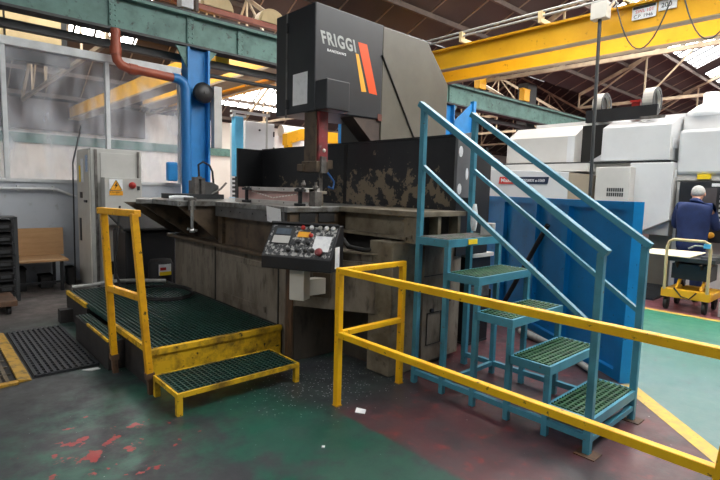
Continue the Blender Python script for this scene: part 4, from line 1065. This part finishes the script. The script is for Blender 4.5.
# overalls follow the body, a little looser
J = [(pp(0,0,.72),(.15,.235)),(pp(0,0,.95),(.145,.23)),(pp(0,0,1.15),(.14,.225)),(pp(.0,0,1.36),(.145,.235)),(pp(.02,0,1.52),(.11,.18)),(pp(.04,0,1.62),(.075,.08))]
EJ = [(0,1),(1,2),(2,3),(3,4),(4,5)]
for s in (1,-1):
    n0 = len(J); el = pp(.10, s*.275, 1.16); wr = pp(.34, s*.21, 1.2)
    J += [(pp(.0,s*.2,1.47),.09),(pp(.05,s*.245,1.3),.078),(el,.066),((el+wr)/2,.058),(wr,.045)]
    EJ += [(3,n0)] + [(n0+i,n0+i+1) for i in range(4)]
skin('jacket', J, EJ, 0, M['overall'])
for s in (1,-1):
    skin('trouser_leg', [(pp(0,s*.10,.9),.125),(pp(.01,s*.105,.5),.095),(pp(-.01,s*.11,.1),.075)], [(0,1),(1,2)], 0, M['overall'], 1)
    skin('shoe', [(pp(-.06,s*.11,.045),.042),(pp(.05,s*.12,.045),.045),(pp(.16,s*.135,.035),.032)], [(0,1),(1,2)], 0, M['shoe'], 2)
    MB().lathe(pp(.11,s*.078,1.67), [(.012,0),(.03,.006),(.028,.016),(.01,.02)], 12, l_*s).build('ear', M['skin'], pt)
    MB().lathe(pp(.20,s*.03,1.69), [(.004,-.006),(.012,0),(.01,.006),(.002,.01)], 10, f_).build('eye', M['paper'], pt)
MB().lathe(pp(.20,0,1.655), [(.018,0),(.016,.012),(.006,.026)], 10, f_).build('nose', M['skin'], pt)
MB().obox(pp(.195,0,1.615), f_, l_, U, .006, .024, .005).build('mouth', M['redbrown'], pt)
hb = MB(); hp = []
for i in range(9):
    a = i/8*PI*.58; hp.append((.092*math.sin(a)+.001, .108*math.cos(a)))
hb.lathe(pp(.10,0,1.70), [(r,h) for r,h in hp][::-1], 22, V((.35,0,1)) @ Matrix.Identity(3) if False else (-f_*.35+U)).build('hair', M['hair'], pt)

# ------------------------------------------------------------------ scissor lift trolley
t = thing('lift_trolley', 'yellow scissor lift trolley with a tubular handle near the operator', 'trolley', (8.4, 1.95, 0))
MB().box(8.0,8.1,1.66,2.26,.19,.31).box(8.1,8.7,1.66,1.78,.19,.29).box(8.1,8.7,2.14,2.26,.19,.29).box(8.6,8.7,1.78,2.14,.19,.29).build('chassis', M['crane'], t, bevel=.006)
for x in (8.08, 8.6):
    for y in (1.73, 2.2):
        w = MB().cyl((x,y-.02,.085),(0,.04,0),.085,18).build('wheel', M['rubber_and_shade'], t)
        MB().box(x-.03,x+.03,y-.035,y-.022,.08,.19).box(x-.03,x+.03,y+.022,y+.035,.08,.19).build('fork', M['beamdark'], w)
for y in (1.80, 2.10):
    MB().bar((8.12,y,.30),(8.62,y,.70),.03,.06).build('scissor_arm', M['crane'], t)
    MB().bar((8.12,y+.03,.70),(8.62,y+.03,.30),.03,.06).build('scissor_arm', M['black'], t)
MB().box(8.1,8.7,1.66,2.26,.70,.76).build('deck', M['beamdark'], t, bevel=.005)
MB().box(8.2,8.55,1.72,2.2,.44,.66).build('load_box', M['black'], t)
hn = [(8.0,2.22,.30),(7.97,2.22,.9),(7.98,2.2,.99),(7.98,2.14,1.02),(7.98,1.78,1.02),(7.98,1.72,.99),(7.97,1.70,.9),(8.0,1.70,.30)]
MB().tube(hn, .02, 10).build('handle', M['cream'], t)
MB().box(7.95,8.02,1.70,1.78,.93,.99).build('release_box', M['cyan'], t)
MB().tube([(8.0,1.74,.95),(8.05,1.9,.95),(8.06,1.98,.9)], .012, 6).build('release_lever', M['cable'], t)
MB().tube([(8.0,2.1,.33),(7.985,2.0,.22),(7.985,1.9,.2),(7.985,1.82,.3)], .01, 6).build('hydraulic_hose', M['rubber_and_shade'], t)
b = MB()
pa = [(8.05,1.96),(8.03,2.45),(8.2,2.58),(8.5,2.56),(8.66,2.2),(8.67,1.9)]
b.prism([(x,y,.762+(x-8)*.06+(.012 if y>2.3 else 0)) for x,y in pa], (0,0,.012)); b.top('cardboard_sheet', M['sheet'], 'cream cardboard sheet on the deck of the scissor lift trolley', 'sheet')
for k in range(3):
    MB().box(8.15+k*.18,8.23+k*.18,1.2,1.85,.762,.80).top('steel_bar', M['steel_dull'], ['grey steel bar on the lift trolley, nearest the handle','grey steel bar on the lift trolley, the middle one','grey steel bar on the lift trolley, nearest the operator'][k], 'bar', group='steel bars on the lift trolley') if k < 3 else None
MB().obox((8.25,1.50,.1),(1,.1,0),(-.1,1,0),(0,0,1),.16,.09,.1).obox((8.25,1.50,.22),(1,.1,0),(-.1,1,0),(0,0,1),.14,.075,.03).top('toolbox', M['cab'], 'pale grey box on the red floor beside the lift trolley', 'box', bevel=.01)
t = thing('floor_grating', 'dark slip resistant mat on the floor in front of the machining centre', 'mat', (8.95, 3.0, 0))
MB().box(8.5,10.5,2.5,3.4,0,.03).build('sheet', M['mat_black'], t)
b = MB()
for k in range(48): b.box(8.5+k*.041,8.51+k*.041,2.5,3.4,.03,.036)
b.build('rib', M['beamdark'], t)
t = thing('parts_rack', 'low dark rack of brick red trays behind the end of the blue barrier', 'rack', (9.1, 3.65, 0))
MB().box(8.95,9.3,3.42,3.45,0,.78).box(8.95,9.3,3.90,3.93,0,.78).box(8.95,9.3,3.42,3.93,.78,.81).build('frame', M['black'], t)
for k in range(6): MB().box(8.96,9.29,3.45,3.90,.06+k*.12,.13+k*.12).build('tray', M['woodbox'], t)
MB().box(9.0,9.3,2.3,3.0,.036,.40).top('pallet_frame', M['crane'], 'low yellow frame under the raked machine box', 'frame') if False else None

# ------------------------------------------------------------------ background beyond the saw
t = thing('jib_column', 'slim light blue jib crane post with a white arm beyond the saw', 'column', (6.46, 12, 0))
MB().box(6.36,6.62,11.9,12.1,1.86,3.42).build('post', M['cyan'], t, bevel=.03)
MB().box(6.32,6.66,11.86,12.14,0,1.3).build('footing', M['cyan'], t)
b = MB()
for k in range(5): b.box(6.38,6.60,11.92,12.08,1.32+k*.11,1.38+k*.11)
b.box(6.44,6.54,11.96,12.04,1.3,1.9); b.build('spring', M['beamdark'], t)
MB().box(6.3,7.45,11.95,12.05,3.52,3.58).box(6.32,6.7,11.92,12.08,3.40,3.46).box(6.36,6.42,11.96,12.04,3.44,3.54).build('arm', M['white'], t)
MB().box(7.36,7.40,11.98,12.02,1.0,3.55).box(7.36,7.40,11.98,12.02,0,1.0).build('drop_pole', M['cab'], t)
t = thing('white_cabinet', 'tall white machine cabinet beyond the black splash wall', 'cabinet', (7.2, 12.8, 0))
MB().box(7.0,7.95,12.5,13.4,0,3.42).build('body', M['white'], t, bevel=.02)
MB().box(7.9,7.94,12.48,12.5,2.6,2.75).box(7.9,7.94,12.48,12.5,3.05,3.2).cyl((7.45,12.5,3.2),(0,-.02,0),.03,12).build('latch', M['black'], t)
t = thing('white_machine', 'low white machine with a motor beyond the black splash wall', 'machine', (9, 14.4, 0))
MB().box(8.5,11.2,14.2,15.4,0,3.3).build('body', M['white'], t, bevel=.03)
MB().cyl((9.2,14.1,3.46),(.9,0,0),.2,18).build('motor', M['white'], t)
t = thing('hanging_lamp', 'white oval lamp glowing behind the saw guide', 'lamp', (11.5, 15.5, 4.2))
MB().lathe((11.5,15.5,4.25), [(.5,0),(.48,.06),(.2,.16),(.1,.2)], 20).build('shade', M['lamp'], t)
MB().tube([(11.5,15.5,4.45),(11.5,15.5,8.3)], .015, 6).build('cord', M['beamdark'], t)
t = thing('lifting_gantry', 'blue steel lifting gantry beyond the black splash wall', 'gantry', (10.5, 10.8, 0))
MB().box(9.4,9.62,10.7,10.9,0,3.0).build('upright', M['colblue'], t)
MB().box(11.0,11.22,10.7,10.9,0,3.0).build('upright', M['colblue'], t)
MB().box(9.62,11.0,10.7,10.9,2.5,2.72).build('crossbar', M['colblue'], t)
MB().box(9.9,10.3,10.6,10.7,2.42,2.8).build('motor', M['beamdark'], t)
t = thing('blue_guard', 'upright blue sheet guard beyond the right end of the splash wall', 'guard', (9.8, 7.2, 0))
MB().prism([(9.45,7.2,0),(9.45,7.2,3.25),(10.06,7.15,3.74),(10.06,7.15,0)], (.01,.03,0)).box(10.04,10.14,7.1,7.2,0,3.76).build('sheet', M['colblue'], t)
t = thing('barrel', 'steel grey vessel behind the right end of the splash wall', 'vessel', (10.6, 7.6, 0))
MB().lathe((10.6,7.6,0), [(.33,0),(.34,.05),(.34,2.3),(.3,2.45),(.1,2.5)], 20).build('body', M['cab'], t)
MB().cyl((10.4,7.6,2.55),(.45,0,0),.08,14).build('yellow_motor', M['crane'], t)
MB().box(11.1,11.6,7.3,7.7,0,2.5).top('control_cubicle', M['navy'], 'dark navy cubicle between the splash wall and the white machine', 'cabinet', bevel=.01)
t = thing('steel_stanchion', 'grey steel stanchion rising over the green beam above the white machine', 'column', (17, 9.6, 0))
MB().box(16.7,17.3,9.5,9.9,0,5.6).build('shaft', M['beamdark'], t)
MB().box(16.5,17.5,9.4,10,0,.04).build('base_plate', M['beamdark'], t)
for i, x in enumerate((13.0, 15.6)):
    MB().box(x-.18,x+.18,8.9,9.1,4.72,5.1).box(x-.25,x+.25,8.92,9.08,5.1,5.14).top('hoist_block', M['crane'], ['yellow hoist block over the green beam, nearest the saw arm','yellow hoist block over the green beam, nearer the grey stanchion'][i], 'hoist', bevel=.02)

# ------------------------------------------------------------------ light
w = bpy.data.worlds.new('world'); sc.world = w; w.use_nodes = True
bg = w.node_tree.nodes['Background']; bg.inputs[0].default_value = (.95,.97,1,1); bg.inputs[1].default_value = .22
sc.view_settings.view_transform = 'Standard'; sc.view_settings.look = 'None'; sc.view_settings.gamma = 1
sc.view_settings.use_curve_mapping = False
sc.view_settings.exposure = -0.12
